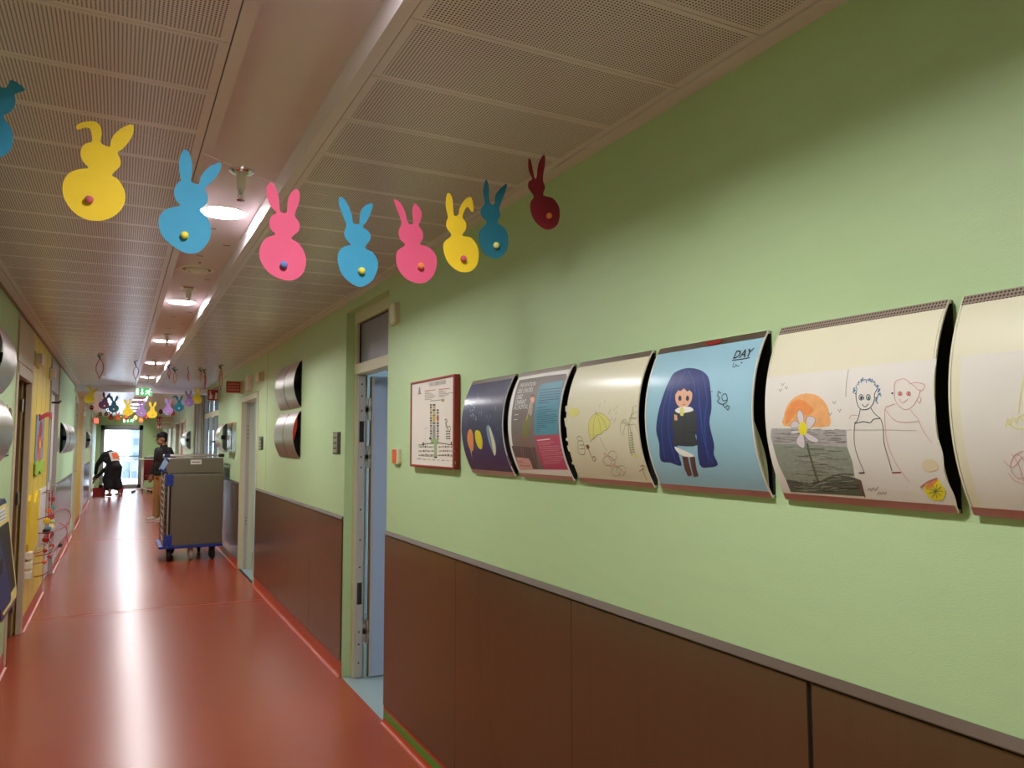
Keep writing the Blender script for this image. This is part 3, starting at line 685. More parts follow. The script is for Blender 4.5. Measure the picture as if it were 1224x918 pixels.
# 1: night sky painting
t, u0, u1 = holder('curved display holding a dark blue painting of planets, next to the site plan', 2.997, 2.605, A0)
rails(t, A0, u0, u1); edge(t, A0, u0, u1, PAPERW)
g = G(); sheet(g, A0, u0+.003, u1-.003, SB, ST, P_SPACE, 1); P_ = g.build('poster', t, smooth=True)
q = cs(480, 430, 5.7375); g = G(); S = A0
S.fill(g, q((470, 610), (560, 560), (640, 590), (760, 640), (768, 740), (520, 745), (480, 700)), P_SPACE2, 1.3, smooth=3)
S.fill(g, q((455, 500), (475, 475), (492, 520), (494, 600), (485, 628), (466, 605), (453, 560)), K_DORA, 2, smooth=3)
S.fill(g, q((505, 495), (520, 482), (542, 500), (556, 560), (550, 610), (530, 605), (510, 560)), K_YEL, 2, smooth=3)
S.fill(g, q((583, 462), (600, 450), (632, 520), (650, 600), (640, 660), (612, 600), (590, 530)), P_SPB, 1.6, smooth=3)
S.fill(g, q((600, 462), (612, 475), (638, 560), (648, 630), (636, 655), (618, 560)), PAPERC, 2, smooth=3)
S.fill(g, q((470, 610), (480, 600), (486, 680), (478, 640)), K_LILAC, 2)
for i in range(26):
    x = random.uniform(480, 760); y = random.uniform(180, 480); S.line(g, q((x, y), (x+random.uniform(-6, 6), y+random.uniform(10, 34))), .0022, P_SPB if i % 3 else P_SPACE2, 1.6)
for i in range(14):
    x = random.uniform(470, 510); y = random.uniform(280, 440); S.line(g, q((x, y), (x+8, y+6)), .004, P_SPB, 1.7)
g.build('drawing', P_)
# 2: fall prevention notice
t, u0, u1 = holder('curved display holding the grey, teal and pink poster PREVENTION DES CHUTES', 2.555, 2.181, A0)
rails(t, A0, u0, u1); edge(t, A0, u0, u1, PAPERW)
g = G(); sheet(g, A0, u0+.003, u1-.003, SB, ST, P_WHITE, 1); P_ = g.build('poster', t, smooth=True)
q = cs(605, 430, 6.12); g = G()
S.fill(g, q((98, 150), (300, 118), (440, 102), (446, 125), (420, 250), (400, 420), (405, 560), (470, 806), (100, 800), (70, 720), (45, 600), (38, 480), (50, 330)), P_GREY, 1.2)
S.fill(g, q((40, 630), (215, 640), (240, 800), (105, 795), (70, 720)), P_FLOORP, 1.4)
S.fill(g, q((262, 178), (420, 150), (405, 270), (385, 420), (385, 545), (210, 552), (205, 440), (220, 300), (240, 210)), P_TEAL, 1.7)
S.fill(g, q((210, 556), (388, 549), (410, 640), (466, 806), (280, 800), (255, 750), (222, 640)), P_PINK, 1.7)
S.fill(g, q((76, 712), (165, 722), (180, 745), (200, 803), (104, 806), (86, 760)), P_LPINK, 2)
# child on a wooden chair
for p in (((105, 580), (118, 712)), ((128, 600), (130, 720)), ((180, 410), (190, 650), (232, 792)), ((150, 600), (190, 630)), ((100, 568), (170, 590)), ((98, 575), (160, 600)), ((172, 430), (168, 560)), ((122, 620), (190, 640))):
    S.line(g, q(*p), .0042, P_WOOD, 2.4)
S.fill(g, q((132, 440), (160, 400), (182, 410), (176, 470), (150, 570), (118, 555), (122, 490)), K_OLIVE, 2.6, smooth=2)
S.fill(g, q((172, 320), (188, 305), (196, 330), (190, 400), (170, 410), (166, 360)), K_LG, 2.6, smooth=2)
S.fill(g, q((180, 280), (196, 268), (208, 280), (206, 306), (190, 318), (180, 300)), P_SKIN, 2.8, smooth=2); S.fill(g, q((182, 275), (188, 256), (206, 254), (210, 275), (196, 270)), K_BRN, 3, smooth=2)
S.line(g, q((176, 330), (160, 400), (150, 440)), .004, P_SKIN, 3)
P1 = g.build('drawing', P_)
g = G()
def ptext(S, g, fn, s, x, y, x2, m, layer=3, h=None):
    a = S.hit(*fn((x, y))[0]); b = S.hit(*fn((x2, y))[0])
    vs, fs, w = textmesh(s); k = (b[0]-a[0])/w; hh = h if h else k
    g.add([S.lift(a[0]+vx*k, a[1]+vy*hh, layer*.0003) for vx, vy in vs], fs, m)
for s, x, y, x2 in (('PR\u00c9VENTION', 98, 205, 205), ('DES CHUTES', 84, 247, 188), ('CHEZ', 74, 290, 118), ("L'ENFANT", 66, 330, 142), ("\u00c0 L'H\u00d4PITAL", 60, 366, 158)): ptext(S, g, q, s, x, y, x2, P_WHITE, 3, .024)
for i, (x, y, x2) in enumerate([(248, 222, 405), (246, 243, 400), (244, 262, 395), (241, 281, 392), (240, 300, 388), (238, 318, 320), (232, 352, 300)]+[(226, 372+14*i, (330, 372, 300, 365, 372, 350, 372, 360, 290, 300, 245, 240)[i]) for i in range(12)]):
    S.line(g, q((x, y), (x2, y-(x2-x)*.10)), .0023 if i < 6 else .0017, P_DK, 2.6)
S.line(g, q((228, 590), (322, 580)), .0035, P_WHITE, 2.6)
for i in range(11): S.line(g, q((232+i*4.5, 608+15*i), (232+i*4.5+(120, 90, 150, 160, 140, 165, 150, 165, 160, 130, 120)[i], 600+15*i)), .0016, P_LPINK, 2.6)
S.line(g, q((62, 405), (90, 400)), .002, P_WHITE, 2.6); S.line(g, q((56, 440), (84, 436)), .002, P_WHITE, 2.6)
ptext(S, g, q, 'ASL', 96, 752, 128, K_DRED, 3, .012); S.line(g, q((105, 775), (112, 770), (120, 778)), .003, K_DRED, 3); S.line(g, q((125, 776), (178, 776)), .002, K_DRED, 3)
g.build('lettering', P_)
# 3: umbrella and seaside drawing
t, u0, u1 = holder('curved display holding a pencil drawing of a yellow umbrella, palm and spade', 2.135, 1.752, A0)
rails(t, A0, u0, u1); edge(t, A0, u0+.004, u1)
g = G(); sheet(g, A0, u0-.002, u1-.003, SB, ST, PAPERC, 1, wob=lambda f: .0); P_ = g.build('poster', t, smooth=True)
q = cs(600, 410, 4.83); g = G()
S.fill(g, q((393, 385), (425, 375), (450, 395), (430, 420), (395, 425)), K_PALEY, 2, smooth=3)
S.fill(g, q((508, 550), (500, 490), (510, 440), (545, 405), (590, 415), (620, 445), (625, 470), (608, 500), (590, 505), (575, 525), (550, 530), (530, 550)), K_PALEY, 2, smooth=2)
for p in (((508, 550), (500, 490), (510, 440), (545, 405), (590, 415), (620, 445), (625, 470), (608, 500), (590, 505), (575, 525), (550, 530), (530, 550), (510, 572)), ((545, 405), (530, 470), (530, 545)), ((545, 405), (565, 460), (575, 522)), ((545, 405), (585, 440), (608, 498)), ((540, 390), (545, 405)), ((565, 545), (607, 627))):
    S.line(g, q(*p), .0012, K_OLIVE, 3)
for p in (((440, 560), (435, 545), (450, 538), (462, 552), (465, 570)), ((440, 565), (445, 635), (480, 638), (470, 570), (440, 565)), ((448, 590), (475, 588)), ((450, 612), (478, 610))): S.line(g, q(*p), .0022, K_OLIVE, 3)
S.line(g, q((500, 610), (520, 660)), .0025, K_BRN, 3); S.fill(g, q((484, 590), (500, 586), (508, 604), (494, 614)), K_BRN, 3); S.line(g, q((522, 662), (535, 655), (543, 670), (532, 682), (522, 665)), .0022, K_BRN, 3)
for p in (((752, 650), (738, 600), (735, 540), (730, 480)), ((770, 640), (758, 600), (752, 540), (738, 480))): S.line(g, q(*p), .0018, K_OLIVE, 3)
for i in range(9): S.line(g, q((740, 520+14*i), (756+i*1.2, 516+14*i)), .0018, K_OLIVE, 3)
for p in (((735, 475), (700, 450), (685, 480), (690, 530)), ((735, 475), (710, 440), (690, 460)), ((735, 475), (740, 430), (780, 440)), ((735, 475), (770, 470), (785, 510)), ((735, 475), (760, 390), (750, 370)), ((740, 440), (765, 365), (785, 370)), ((745, 420), (785, 395)), ((748, 440), (790, 430)), ((690, 460), (720, 470)), ((700, 540), (712, 480), (732, 476))): S.line(g, q(*p), .0013, K_OLIVE, 3)
for x, y in ((630, 380), (655, 372), (672, 360), (622, 395), (665, 395), (640, 430), (655, 440), (598, 330), (570, 350), (660, 430)): S.line(g, q((x, y), (x-8, y+18)), .0011, K_GREY, 3)
for cx_, cy_ in ((610, 680), (640, 650), (690, 735), (660, 740)):
    S.line(g, q(*[(cx_+26*math.cos(a), cy_+28*math.sin(a)) for a in [i*.6 for i in range(11)]]), .002, K_LG, 3)
for p in (((590, 635), (640, 665), (655, 690), (625, 712), (585, 680)), ((590, 636), (600, 660)), ((650, 700), (700, 740), (705, 770))): S.line(g, q(*p), .0022, K_PINK, 3.3)
for p in (((800, 712), (815, 705), (828, 718)), ((806, 735), (816, 725), (826, 730)), ((815, 705), (816, 738), (838, 790)), ((795, 740), (806, 732))): S.line(g, q(*p), .0018, K_DRED, 3)
S.fill(g, q((760, 648), (780, 640), (800, 655), (775, 660)), K_PALEY, 2)
S.fill(g, q((420, 640), (470, 700), (520, 745), (500, 765), (440, 740), (405, 690)), PAPERC, 1.5)
g.build('drawing', P_)
pass      # torn strips of tape and paper hanging out of the left edge
for (a, b) in ((.03, .055), (-.02, .015), (-.065, -.05), (-.10, -.075), (-.145, -.13)):
    pts = [A0.lift(u0+.006, a, .001), A0.lift(u0-.007-random.random()*.008, a+.004, .0006), A0.lift(u0-.009-random.random()*.006, b-.004, .0004), A0.lift(u0+.006, b, .001)]
    g = G(); g.ext(pts, (-.0006, 0, 0), PAPERC); g.build('torn_tape', t)
# 4: pale blue drawing of a girl
t, u0, u1 = holder('curved display holding a pale blue drawing of a long-haired girl, lettered DAY', 1.716, 1.314, A0)
rails(t, A0, u0, u1); edge(t, A0, u0, u1, PAPERW)
g = G(); sheet(g, A0, u0+.003, u1-.003, SB, ST, P_SKY, 1); P_ = g.build('poster', t, smooth=True)
q = cs(760, 380, 3.99); g = G()
S.fill(g, q((160, 300), (185, 262), (240, 240), (300, 246), (345, 280), (358, 350), (362, 430), (352, 500), (374, 600), (372, 650), (392, 700), (350, 712), (305, 700), (290, 560), (240, 520), (200, 560), (205, 650), (218, 705), (165, 690), (120, 680), (112, 600), (98, 540), (106, 460), (128, 380)), P_HAIR, 2, smooth=3)
for p in (((170, 300), (140, 400), (125, 520), (140, 670)), ((185, 300), (160, 420), (160, 560), (195, 690)), ((320, 270), (340, 380), (330, 500), (350, 690)), ((300, 330), (310, 450), (330, 600), (370, 690)), ((240, 250), (220, 290), (195, 330)), ((250, 250), (275, 300), (285, 360))): S.line(g, q(*p), .0035, P_HAIR2, 2.6)
S.fill(g, q((192, 350), (210, 318), (250, 312), (268, 345), (268, 390), (245, 425), (215, 428), (192, 400)), P_SKIN, 3, smooth=3)
S.fill(g, q((186, 372), (194, 330), (230, 300), (264, 322), (274, 362), (258, 345), (246, 352), (232, 336), (214, 350), (204, 345)), P_HAIR, 3.6)
for x in (212, 248): S.fill(g, q((x-7, 378), (x, 370), (x+7, 378), (x+7, 390), (x, 397), (x-7, 390)), K_NAVY, 4, smooth=2)
S.line(g, q((225, 412), (232, 415), (238, 411)), .0015, K_DRED, 4); S.line(g, q((230, 396), (231, 402)), .0012, P_LEG, 4)
S.fill(g, q((185, 445), (210, 430), (260, 430), (285, 455), (292, 520), (285, 565), (298, 605), (240, 612), (176, 600), (185, 560), (172, 500)), P_COAT, 3, smooth=2)
S.fill(g, q((188, 440), (215, 425), (262, 425), (276, 442), (240, 452), (205, 455)), P_WHITE, 3.5, smooth=2); S.fill(g, q((212, 436), (222, 424), (232, 440), (228, 466), (214, 464)), K_PALEY, 4, smooth=2)
S.fill(g, q((185, 460), (198, 465), (200, 488), (186, 488)), P_SKIN, 3.8)
S.line(g, q((238, 470), (236, 560)), .0015, K_BLACK, 3.8); S.line(g, q((250, 540), (262, 545), (288, 545)), .0015, K_BLACK, 3.8)
S.fill(g, q((186, 612), (215, 625), (270, 650), (276, 662), (230, 660), (196, 635)), P_WHITE, 3.4, smooth=2)
S.fill(g, q((222, 655), (248, 660), (262, 720), (270, 750), (250, 755), (234, 720)), P_LEG, 3.2); S.fill(g, q((258, 662), (282, 662), (290, 720), (300, 755), (278, 757), (268, 720)), P_LEG, 3.2)
for p in (((395, 350), (392, 372), (402, 385), (390, 398), (410, 412), (432, 405), (438, 385), (430, 362), (412, 372), (418, 395), (436, 392)), ((432, 428), (440, 440), (448, 425), (436, 418), (432, 428)), ((415, 412), (428, 430)), ((395, 350), (408, 360))): S.line(g, q(*p), .0022, K_BLACK, 3.6)
S.line(g, q((350, 352), (368, 352)), .0014, K_BLACK, 3.6)
g.build('drawing', P_)
g = G(); 
a = S.hit(*q((462, 195))[0]); b = S.hit(*q((552, 178))[0]); S.text(g, 'DAY', a[0], a[1], .03, K_BLACK, 3.6, width=b[0]-a[0], slant=.2, bold=True)
S.line(g, q((460, 203), (505, 198), (545, 190)), .0028, K_BLACK, 3.6); S.line(g, q((470, 212), (464, 235), (478, 232), (478, 222), (488, 233), (496, 225)), .0016, K_BLACK, 3.6); S.line(g, q((503, 213), (508, 216)), .003, K_BLACK, 3.6)
g.build('lettering', P_)
g = G(); S.fill(g, q((345, 135), (402, 125), (418, 104), (331, 118)), REDF, 9); g.build('red_patch', t)
g = G()   # paper sagging behind the right edge
vs = []; 
for i in range(13):
    s = -A0.smax*.95+i/12*A0.smax*.95; f = math.sin(PI*i/12); p = A0.lift(u1-.002, s, 0); vs += [p, p+Vector((.028*f, .0008, 0))]
g.add(vs, [(2*i, 2*i+1, 2*i+3, 2*i+2) for i in range(12)], PAPERC); g.build('loose_sheet', t, smooth=True)
# 5: flower by the sea and two people
t, u0, u1 = holder('curved display with two taped drawings: flower at sunset and two pencil people', 1.272, .872, A0)
rails(t, A0, u0, u1, True); edge(t, A0, u0, u1)
g = G(); sheet(g, A0, u0+.003, u1-.003, SB, ST, PAPERC, 1); g.build('backing_paper', t, smooth=True)
q = cs(920, 430, 5.1); ua, sa = S.hit(1016, 441); um, _ = S.hit(1018, 530)
g = G(); sheet(g, A0, u0-.001, ua, SB, sa, PAPERW, 2.2); P_ = g.build('flower_drawing', t, smooth=True)
g = G()
S.fill(g, q((88, 402), (88, 350), (108, 280), (160, 225), (225, 205), (300, 222), (350, 275), (366, 340), (366, 404), (240, 410)), K_ORA, 3, smooth=2)
S.fill(g, q((100, 390), (100, 330), (130, 270), (180, 240), (240, 270), (270, 310), (230, 340), (170, 320), (130, 370)), K_DORA, 3.3, smooth=2)
S.fill(g, q((12, 418), (150, 420), (300, 425), (468, 432), (475, 532), (300, 520), (20, 512), (8, 470)), K_LG, 3)
S.fill(g, q((20, 512), (300, 520), (475, 532), (505, 620), (520, 708), (350, 730), (180, 740), (100, 730), (50, 620)), K_MGRN, 3)
S.fill(g, q((100, 728), (190, 742), (310, 745), (400, 700), (512, 715), (560, 735), (585, 832), (400, 820), (130, 804)), K_DGRN, 3.3)
rr = random.Random(3)
for i in range(60):
    y = 424+rr.random()*88; x = 20+rr.random()*400; S.line(g, q((x, y), (x+rr.uniform(25, 70), y+rr.uniform(-4, 6))), .0013, K_GREY, 3.6)
for i in range(60):
    y = 525+rr.random()*190; x = 50+(y-520)*.3+rr.random()*330; S.line(g, q((x, y), (x+rr.uniform(40, 120), y+rr.uniform(-6, 10))), .0011, K_DGRN if i % 2 else K_LG, 3.6)
for i in range(60):
    y = 730+rr.random()*70; x = 130+(y-730)*.4+rr.random()*340; S.line(g, q((x, y), (x+rr.uniform(30, 90), y+rr.uniform(-14, 8))), .0014, K_BLACK if i % 3 == 0 else K_MGRN, 3.8)
S.line(g, q((320, 740), (380, 710), (450, 695), (510, 700)), .003, K_DGRN, 4)
for p in (((180, 385), (170, 340), (182, 305), (205, 330), (212, 378)), ((182, 412), (135, 415), (135, 385), (160, 372), (190, 395)), ((222, 400), (230, 350), (262, 345), (282, 370), (255, 415), (232, 425)), ((222, 440), (270, 465), (300, 488), (285, 505), (240, 490), (212, 458)), ((190, 448), (165, 490), (175, 520), (210, 538), (216, 500), (208, 458)), ((185, 430), (140, 432), (132, 450), (165, 450), (188, 442))):
    S.fill(g, q(*p), K_LILAC, 4.2, smooth=2); S.line(g, q(*p), .001, K_GREY, 4.6)
S.fill(g, q((180, 420), (190, 385), (212, 380), (232, 410), (225, 450), (200, 460), (184, 445)), K_YEL, 4.8, smooth=3)
S.line(g, q((232, 508), (250, 580), (278, 670), (302, 742)), .0042, K_STEM, 4); S.line(g, q((226, 508), (244, 580), (270, 670), (294, 742)), .0012, K_BLACK, 4.3)
for x, y in ((82, 160), (68, 195), (104, 180), (396, 270), (428, 318), (370, 340)): S.line(g, q((x-9, y-16), (x, y), (x+10, y-18)), .0016, K_GREY, 4, smooth=0)
g.build('drawing', P_)
q = cs(1000, 420, 4.5875)
g = G(); sheet(g, A0, ua, u1+.001, SB, sa+.003, PAPERW, 1.9, wob=lambda f: .0025*math.sin(f*21)+(.003 if f < .5 else 0)); P_ = g.build('people_drawing', t, smooth=True)
g = G()
# blue-haired figure
for p in (((112, 215), (108, 250), (120, 300), (145, 320), (185, 310), (208, 270), (210, 235), (225, 205)), ((142, 290), (158, 304), (176, 288)), ((132, 318), (118, 375), (100, 395), (150, 385), (185, 392), (205, 372), (243, 368)), ((190, 310), (210, 340), (243, 368)), ((102, 395), (98, 480), (112, 560), (155, 665)), ((244, 370), (258, 420), (262, 500), (290, 600), (305, 655)), ((150, 250), (152, 265)), ((125, 665), (155, 664))): S.line(g, q(*p), .0013, K_NAVY, 4)
S.line(g, q((125, 665), (155, 664)), .0024, K_NAVY, 4); S.line(g, q((305, 664), (355, 662)), .0022, K_DRED, 4)
for i in range(34):
    a = PI*(1.02-1.25*i/33); x = 168+66*math.cos(a); y = 225-72*math.sin(a); S.line(g, q((x, y), (x+rr.uniform(-12, 12), y+rr.uniform(-14, 10)), (x+rr.uniform(-10, 14), y+rr.uniform(-6, 20))), .0017, K_BLUE, 4)
for x, m_ in ((136, K_NAVY), (176, K_TEAL)):
    S.line(g, q(*[(x+11*math.cos(k*.9), 252+15*math.sin(k*.9)) for k in range(8)]), .0013, K_NAVY, 4); S.fill(g, q((x-4, 246), (x+5, 246), (x+5, 262), (x-4, 262)), m_, 4.2)
# pink figure
for p in (((318, 200), (322, 260), (345, 300), (380, 320), (420, 300), (450, 250), (462, 210)), ((345, 262), (365, 284), (392, 262)), ((318, 200), (325, 165), (370, 150), (400, 170), (440, 200)), ((400, 180), (440, 170), (485, 185), (470, 215), (440, 205)), ((455, 250), (466, 262), (455, 285), (445, 270)), ((405, 318), (430, 350), (452, 378), (400, 388), (340, 385), (300, 360), (270, 318)), ((322, 288), (290, 300), (268, 315), (268, 400), (280, 500), (320, 600), (365, 668), (402, 715)), ((452, 378), (480, 440), (525, 500)), ((70, 370), (85, 350), (118, 352))): S.line(g, q(*p), .0011, K_PINK, 4)
for x in (350, 397): S.line(g, q(*[(x+11*math.cos(k), 232+10*math.sin(k)) for k in range(7)]), .0014, K_RED, 4); S.fill(g, q((x-5, 226), (x+5, 226), (x+5, 240), (x-5, 240)), K_RED, 4.2)
S.fill(g, q((303, 226), (312, 226), (312, 234), (303, 234)), K_NAVY, 4)
# yellow flower with a red stroke
S.fill(g, q((485, 735), (530, 715), (560, 700), (575, 730), (600, 760), (585, 810), (545, 815), (510, 800), (485, 765)), K_YEL, 4, smooth=2); S.fill(g, q((490, 735), (540, 705), (560, 705), (520, 745), (495, 755)), K_DORA, 4.3)
for a in range(9): S.line(g, q((545, 765), (545+38*math.cos(a*.7), 765+38*math.sin(a*.7))), .0012, K_DGRN, 4.6)
S.line(g, q((462, 745), (500, 715), (555, 695)), .0028, K_RED, 4.6)
S.fill(g, q((470, 610), (500, 590), (545, 600), (560, 640), (520, 660), (480, 650)), pm('faint_yellow', (224, 208, 176)), 3.4, smooth=2)
for p in (((172, 760), (185, 748), (192, 765), (205, 745), (212, 762), (230, 740)), ((225, 785), (238, 768), (245, 782), (258, 768), (262, 782), (276, 768))): S.line(g, q(*p), .0011, K_GREY, 4)
S.line(g, q((125, 700), (145, 760), (158, 800)), .002, K_DRED, 4); S.line(g, q((68, 100), (56, 170), (52, 250)), .001, K_GREY, 4); S.line(g, q((0, 432), (250, 430), (440, 434)), .0008, K_LG, 4)
g.build('drawing', P_)
# 6: cream sheet at the right edge
t, u0, u1 = holder('curved display with pale pink and yellow scribbles, cut by the right picture edge', .842, .442, A0)
rails(t, A0, u0, u1, True); edge(t, A0, u0, u1)
g = G(); sheet(g, A0, u0+.003, u1-.003, SB, ST, PAPERC, 1); g.build('backing_paper', t, smooth=True)
q = cs(1120, 330, 3.06); ua2, sa2 = S.hit(*q((90, 294))[0])
g = G(); sheet(g, A0, ua2, u1-.01, SB, sa2, PAPERW, 2.2); P_ = g.build('scribble_drawing', t, smooth=True)
g = G()
for p in (((252, 555), (262, 520), (270, 545), (280, 515), (292, 540), (300, 515), (318, 530)), ((300, 500), (310, 420), (318, 380), (330, 340)), ((300, 520), (330, 500), (360, 520)), ((262, 540), (300, 560), (340, 548))): S.line(g, q(*p), .0016, K_PALEY, 3.5)
for p in (((245, 675), (280, 700), (318, 660), (340, 720), (300, 740), (270, 700), (290, 650), (330, 690), (350, 760), (290, 750), (262, 720)), ((275, 650), (300, 690), (318, 750)), ((280, 660), (320, 640), (350, 690))): S.line(g, q(*p), .0012, K_PINK, 3.5)
g.build('drawing', P_)

# ------------------------------------------------------------------ site plan
t = thing('site_plan_board', 'site plan board in a dark red frame, beside the near door', 'sign', (XW, 3.46, 1.425))
g = G(); ya, yb, za, zb = 3.167, 3.752, 1.427, 1.855; fx = XW-.028
g.box(XW, fx, ya, ya+.018, za, zb, REDF); g.box(XW, fx, yb-.012, yb, za, zb, REDF); g.box(XW, fx, ya+.018, yb-.012, za, za+.01, REDF); g.box(XW, fx, ya+.018, yb-.012, zb-.01, zb, REDF); g.build('frame', t, bevel=.0015)
PLANW = mat('plan_white', (232, 224, 218), .3, noise=.005, coat=.3)
g = G(); g.box(XW, XW-.024, ya+.016, yb-.011, za+.009, zb-.009, PLANW); B_ = g.build('plan_sheet', t)
S = Plane(X=XW-.0242, side=-1); q = cs(490, 440, 7.06); g = G()
def pr(g, a, b, c, d, m, layer=2): S.fill(g, q((a, b), (c, b-(c-a)*.09), (c, d-(c-a)*.03), (a, d)), m, layer)
M_BK = pm('plan_black', (40, 40, 40)); M_GN = pm('plan_green', (150, 180, 120)); M_RD = pm('plan_red', (180, 70, 60)); M_OR = pm('plan_ochre', (196, 170, 90)); M_GR = pm('plan_grey', (150, 150, 146)); M_TX = pm('plan_text', (110, 104, 100))
for y in range(305, 600, 22):
    for x, w in ((170, 15), (192, 24), (226, 18)):
        if x == 226 and y < 340: continue
        pr(g, x, y, x+w, y+12, M_BK if (x+y) % 5 < 3 else (M_OR if y < 440 else M_GR))
        S.line(g, q((x, y+16), (x+w, y+14)), .001, M_TX, 2)
pr(g, 193, 400, 214, 450, M_OR, 2.4); pr(g, 194, 490, 214, 590, M_GR, 2.4); pr(g, 228, 405, 244, 440, M_RD, 2.4); pr(g, 178, 600, 240, 640, M_GN, 2.4); pr(g, 205, 640, 228, 750, M_GN, 2.2)
for x in range(75, 375, 13):
    for y in (655, 690, 725):
        if 200 < x < 232: continue
        pr(g, x, y+(x % 7), x+9, y+14+(x % 5), (M_BK, M_GR, M_RD, M_GN)[(x//13+y//35) % 4] if x > 230 else (M_BK, M_GR, M_GN)[(x//13+y//35) % 3])
S.line(g, q((72, 650), (200, 632)), .0035, M_BK, 2.6, smooth=0); S.line(g, q((228, 628), (365, 650)), .0035, M_BK, 2.6, smooth=0); S.line(g, q((72, 738), (200, 748)), .002, M_TX, 2.6, smooth=0); S.line(g, q((228, 735), (368, 745)), .002, M_TX, 2.6, smooth=0)
for p in (((292, 440), (305, 430), (318, 450), (300, 470), (312, 500), (325, 520)), ((300, 450), (310, 480), (322, 505)), ((325, 490), (345, 500), (340, 530))): S.line(g, q(*p), .0035, M_BK, 2.6)
for y in (528, 550, 572, 590): pr(g, 306, y, 320, y+10, M_BK); pr(g, 325, y, 340, y+10, M_BK)
pr(g, 108, 625, 118, 655, M_BK); pr(g, 345, 622, 355, 650, M_BK); pr(g, 164, 585, 176, 602, M_BK); pr(g, 204, 745, 230, 760, M_BK)
S.line(g, q((135, 520), (130, 620)), .0008, M_TX, 2); S.line(g, q((125, 508), (150, 505)), .0025, M_GR, 2)
g.build('plan_drawing', B_)
g = G(); ptext(S, g, q, 'PLAN D\'ORIENTATION', 163, 157, 302, M_TX, 2, .028)
for k in range(7): S.line(g, q((126, 192+12.5*k), (126+(92, 40, 56, 74, 96, 78, 58)[k], (192+12.5*k)-(92, 40, 56, 74, 96, 78, 58)[k]*.09)), .0022 if k else .003, M_TX if k else M_RD, 2, smooth=0)
for k in range(6): S.line(g, q((244, 180+13*k), (244+(90, 36, 58, 120, 84, 50)[k], (180+13*k)-(90, 36, 58, 120, 84, 50)[k]*.09)), .0022 if k else .003, M_TX if k else M_RD, 2, smooth=0)
S.line(g, q((170, 278), (285, 266)), .004, M_GR, 2, smooth=0); S.fill(g, q((268, 262), (290, 258), (290, 282), (268, 286)), M_OR, 2); S.line(g, q((62, 765), (95, 768)), .004, K_BLUE, 2, smooth=0)
for k in range(6): S.line(g, q((108+40*k, 770+2*k), (134+40*k, 772+2*k)), .003, M_OR if k % 2 else M_TX, 2, smooth=0)
S.fill(g, q((78, 160), (86, 158), (92, 214), (70, 216)), M_GR, 2); S.line(g, q((68, 220), (98, 216)), .003, M_TX, 2); S.fill(g, q((368, 790), (386, 792), (386, 810), (368, 808)), M_GN, 2); S.line(g, q((352, 782), (392, 786)), .002, M_TX, 2); S.line(g, q((352, 818), (390, 824)), .002, M_TX, 2)
g.build('lettering', B_)

# ------------------------------------------------------------------ empty steel holders
AH = Arc(zc=2.045); AL_ = Arc(zc=1.615)
def empty_holder(label, yf, yn, A, grp, red=False):
    t, u0, u1 = holder(label, yf, yn, A, group=grp); rails(t, A, u0, u1)
    if red:
        g = G(); vs = []
        for i in range(13):
            s = -A.smax*.3+i/12*A.smax*1.1; f = math.sin(PI*i/12); p = A.lift(u1-.002, s, 0); vs += [p, p+Vector((.03*f, .0005, 0))]
        g.add(vs, [(2*i, 2*i+1, 2*i+3, 2*i+2) for i in range(12)], REDS); g.build('red_leaflet', t, smooth=True)
    return t
gr = 'empty steel holders between the two right doors'
empty_holder('empty curved steel holder, upper left of the block of four', 7.41, 6.985, AH, gr)
empty_holder('empty curved steel holder, upper right of the block of four', 6.965, 6.54, AH, gr)
empty_holder('curved steel holder, lower left of the block of four', 7.41, 6.985, AL_, gr)
empty_holder('curved steel holder with a red leaflet inside, lower right of the four', 6.965, 6.54, AL_, gr, True)
t = empty_holder('curved steel holder above the trolley, just before the glazed screen', 12.1, 11.45, Arc(zc=1.62), None) if False else None
t, u0, u1 = holder('polished steel holder standing away from its wall plate above the trolley', 11.95, 11.45, Arc(zc=1.62, d1=.11, d0=.012), group=None); rails(t, Arc(zc=1.62, d1=.11, d0=.012), u0, u1)
g = G(); g.box(XW, XW-.008, 10.5, 11.34, 1.425, 1.815, STEELP); g.box(XW-.008, XW-.012, 10.9, 10.915, 1.43, 1.81, DARK); g.build('wall_plate', t, bevel=.001)
g = G(); g.box(XW-.008, XW-.07, 10.55, 11.2, 1.42, 1.43, STEELP); g.build('tray', t)
t, u0, u1 = holder('white-lit curved holder on the far right wall before the salmon door', 18.6, 17.6, Arc(zc=1.6, d1=.12), group=None); rails(t, Arc(zc=1.6, d1=.12), u0, u1)
# left wall
gl = 'steel holders along the left wall'
for i, (yn, lb) in enumerate(((11.3, 'first steel holder beyond the light grey left door'), (12.2, 'second steel holder beyond the light grey left door'), (13.05, 'third steel holder beyond the light grey left door, before the bulkhead'))):
    A = Arc(zc=1.61, wall=XL, side=1, d1=.075); t, u0, u1 = holder(lb, yn+.78, yn, A, group=gl); rails(t, A, u0, u1)
for i, (yn, lb) in enumerate(((20.3, 'steel holder on the far left wall, nearer of two'), (21.6, 'steel holder on the far left wall, farther of two'))):
    A = Arc(zc=1.61, wall=XL, side=1, d1=.09); t, u0, u1 = holder(lb, yn+1.0, yn, A, group=gl); rails(t, A, u0, u1)
A = Arc(zc=2.045, wall=XL, side=1, d1=.085); t, u0, u1 = holder('upper steel holder cut by the left picture edge', 5.62, 4.98, A, group=gl); rails(t, A, u0, u1)
A = Arc(zc=1.615, wall=XL, side=1, d1=.085); t, u0, u1 = holder('lower steel holder cut by the left picture edge', 5.62, 4.98, A, group=gl); rails(t, A, u0, u1)

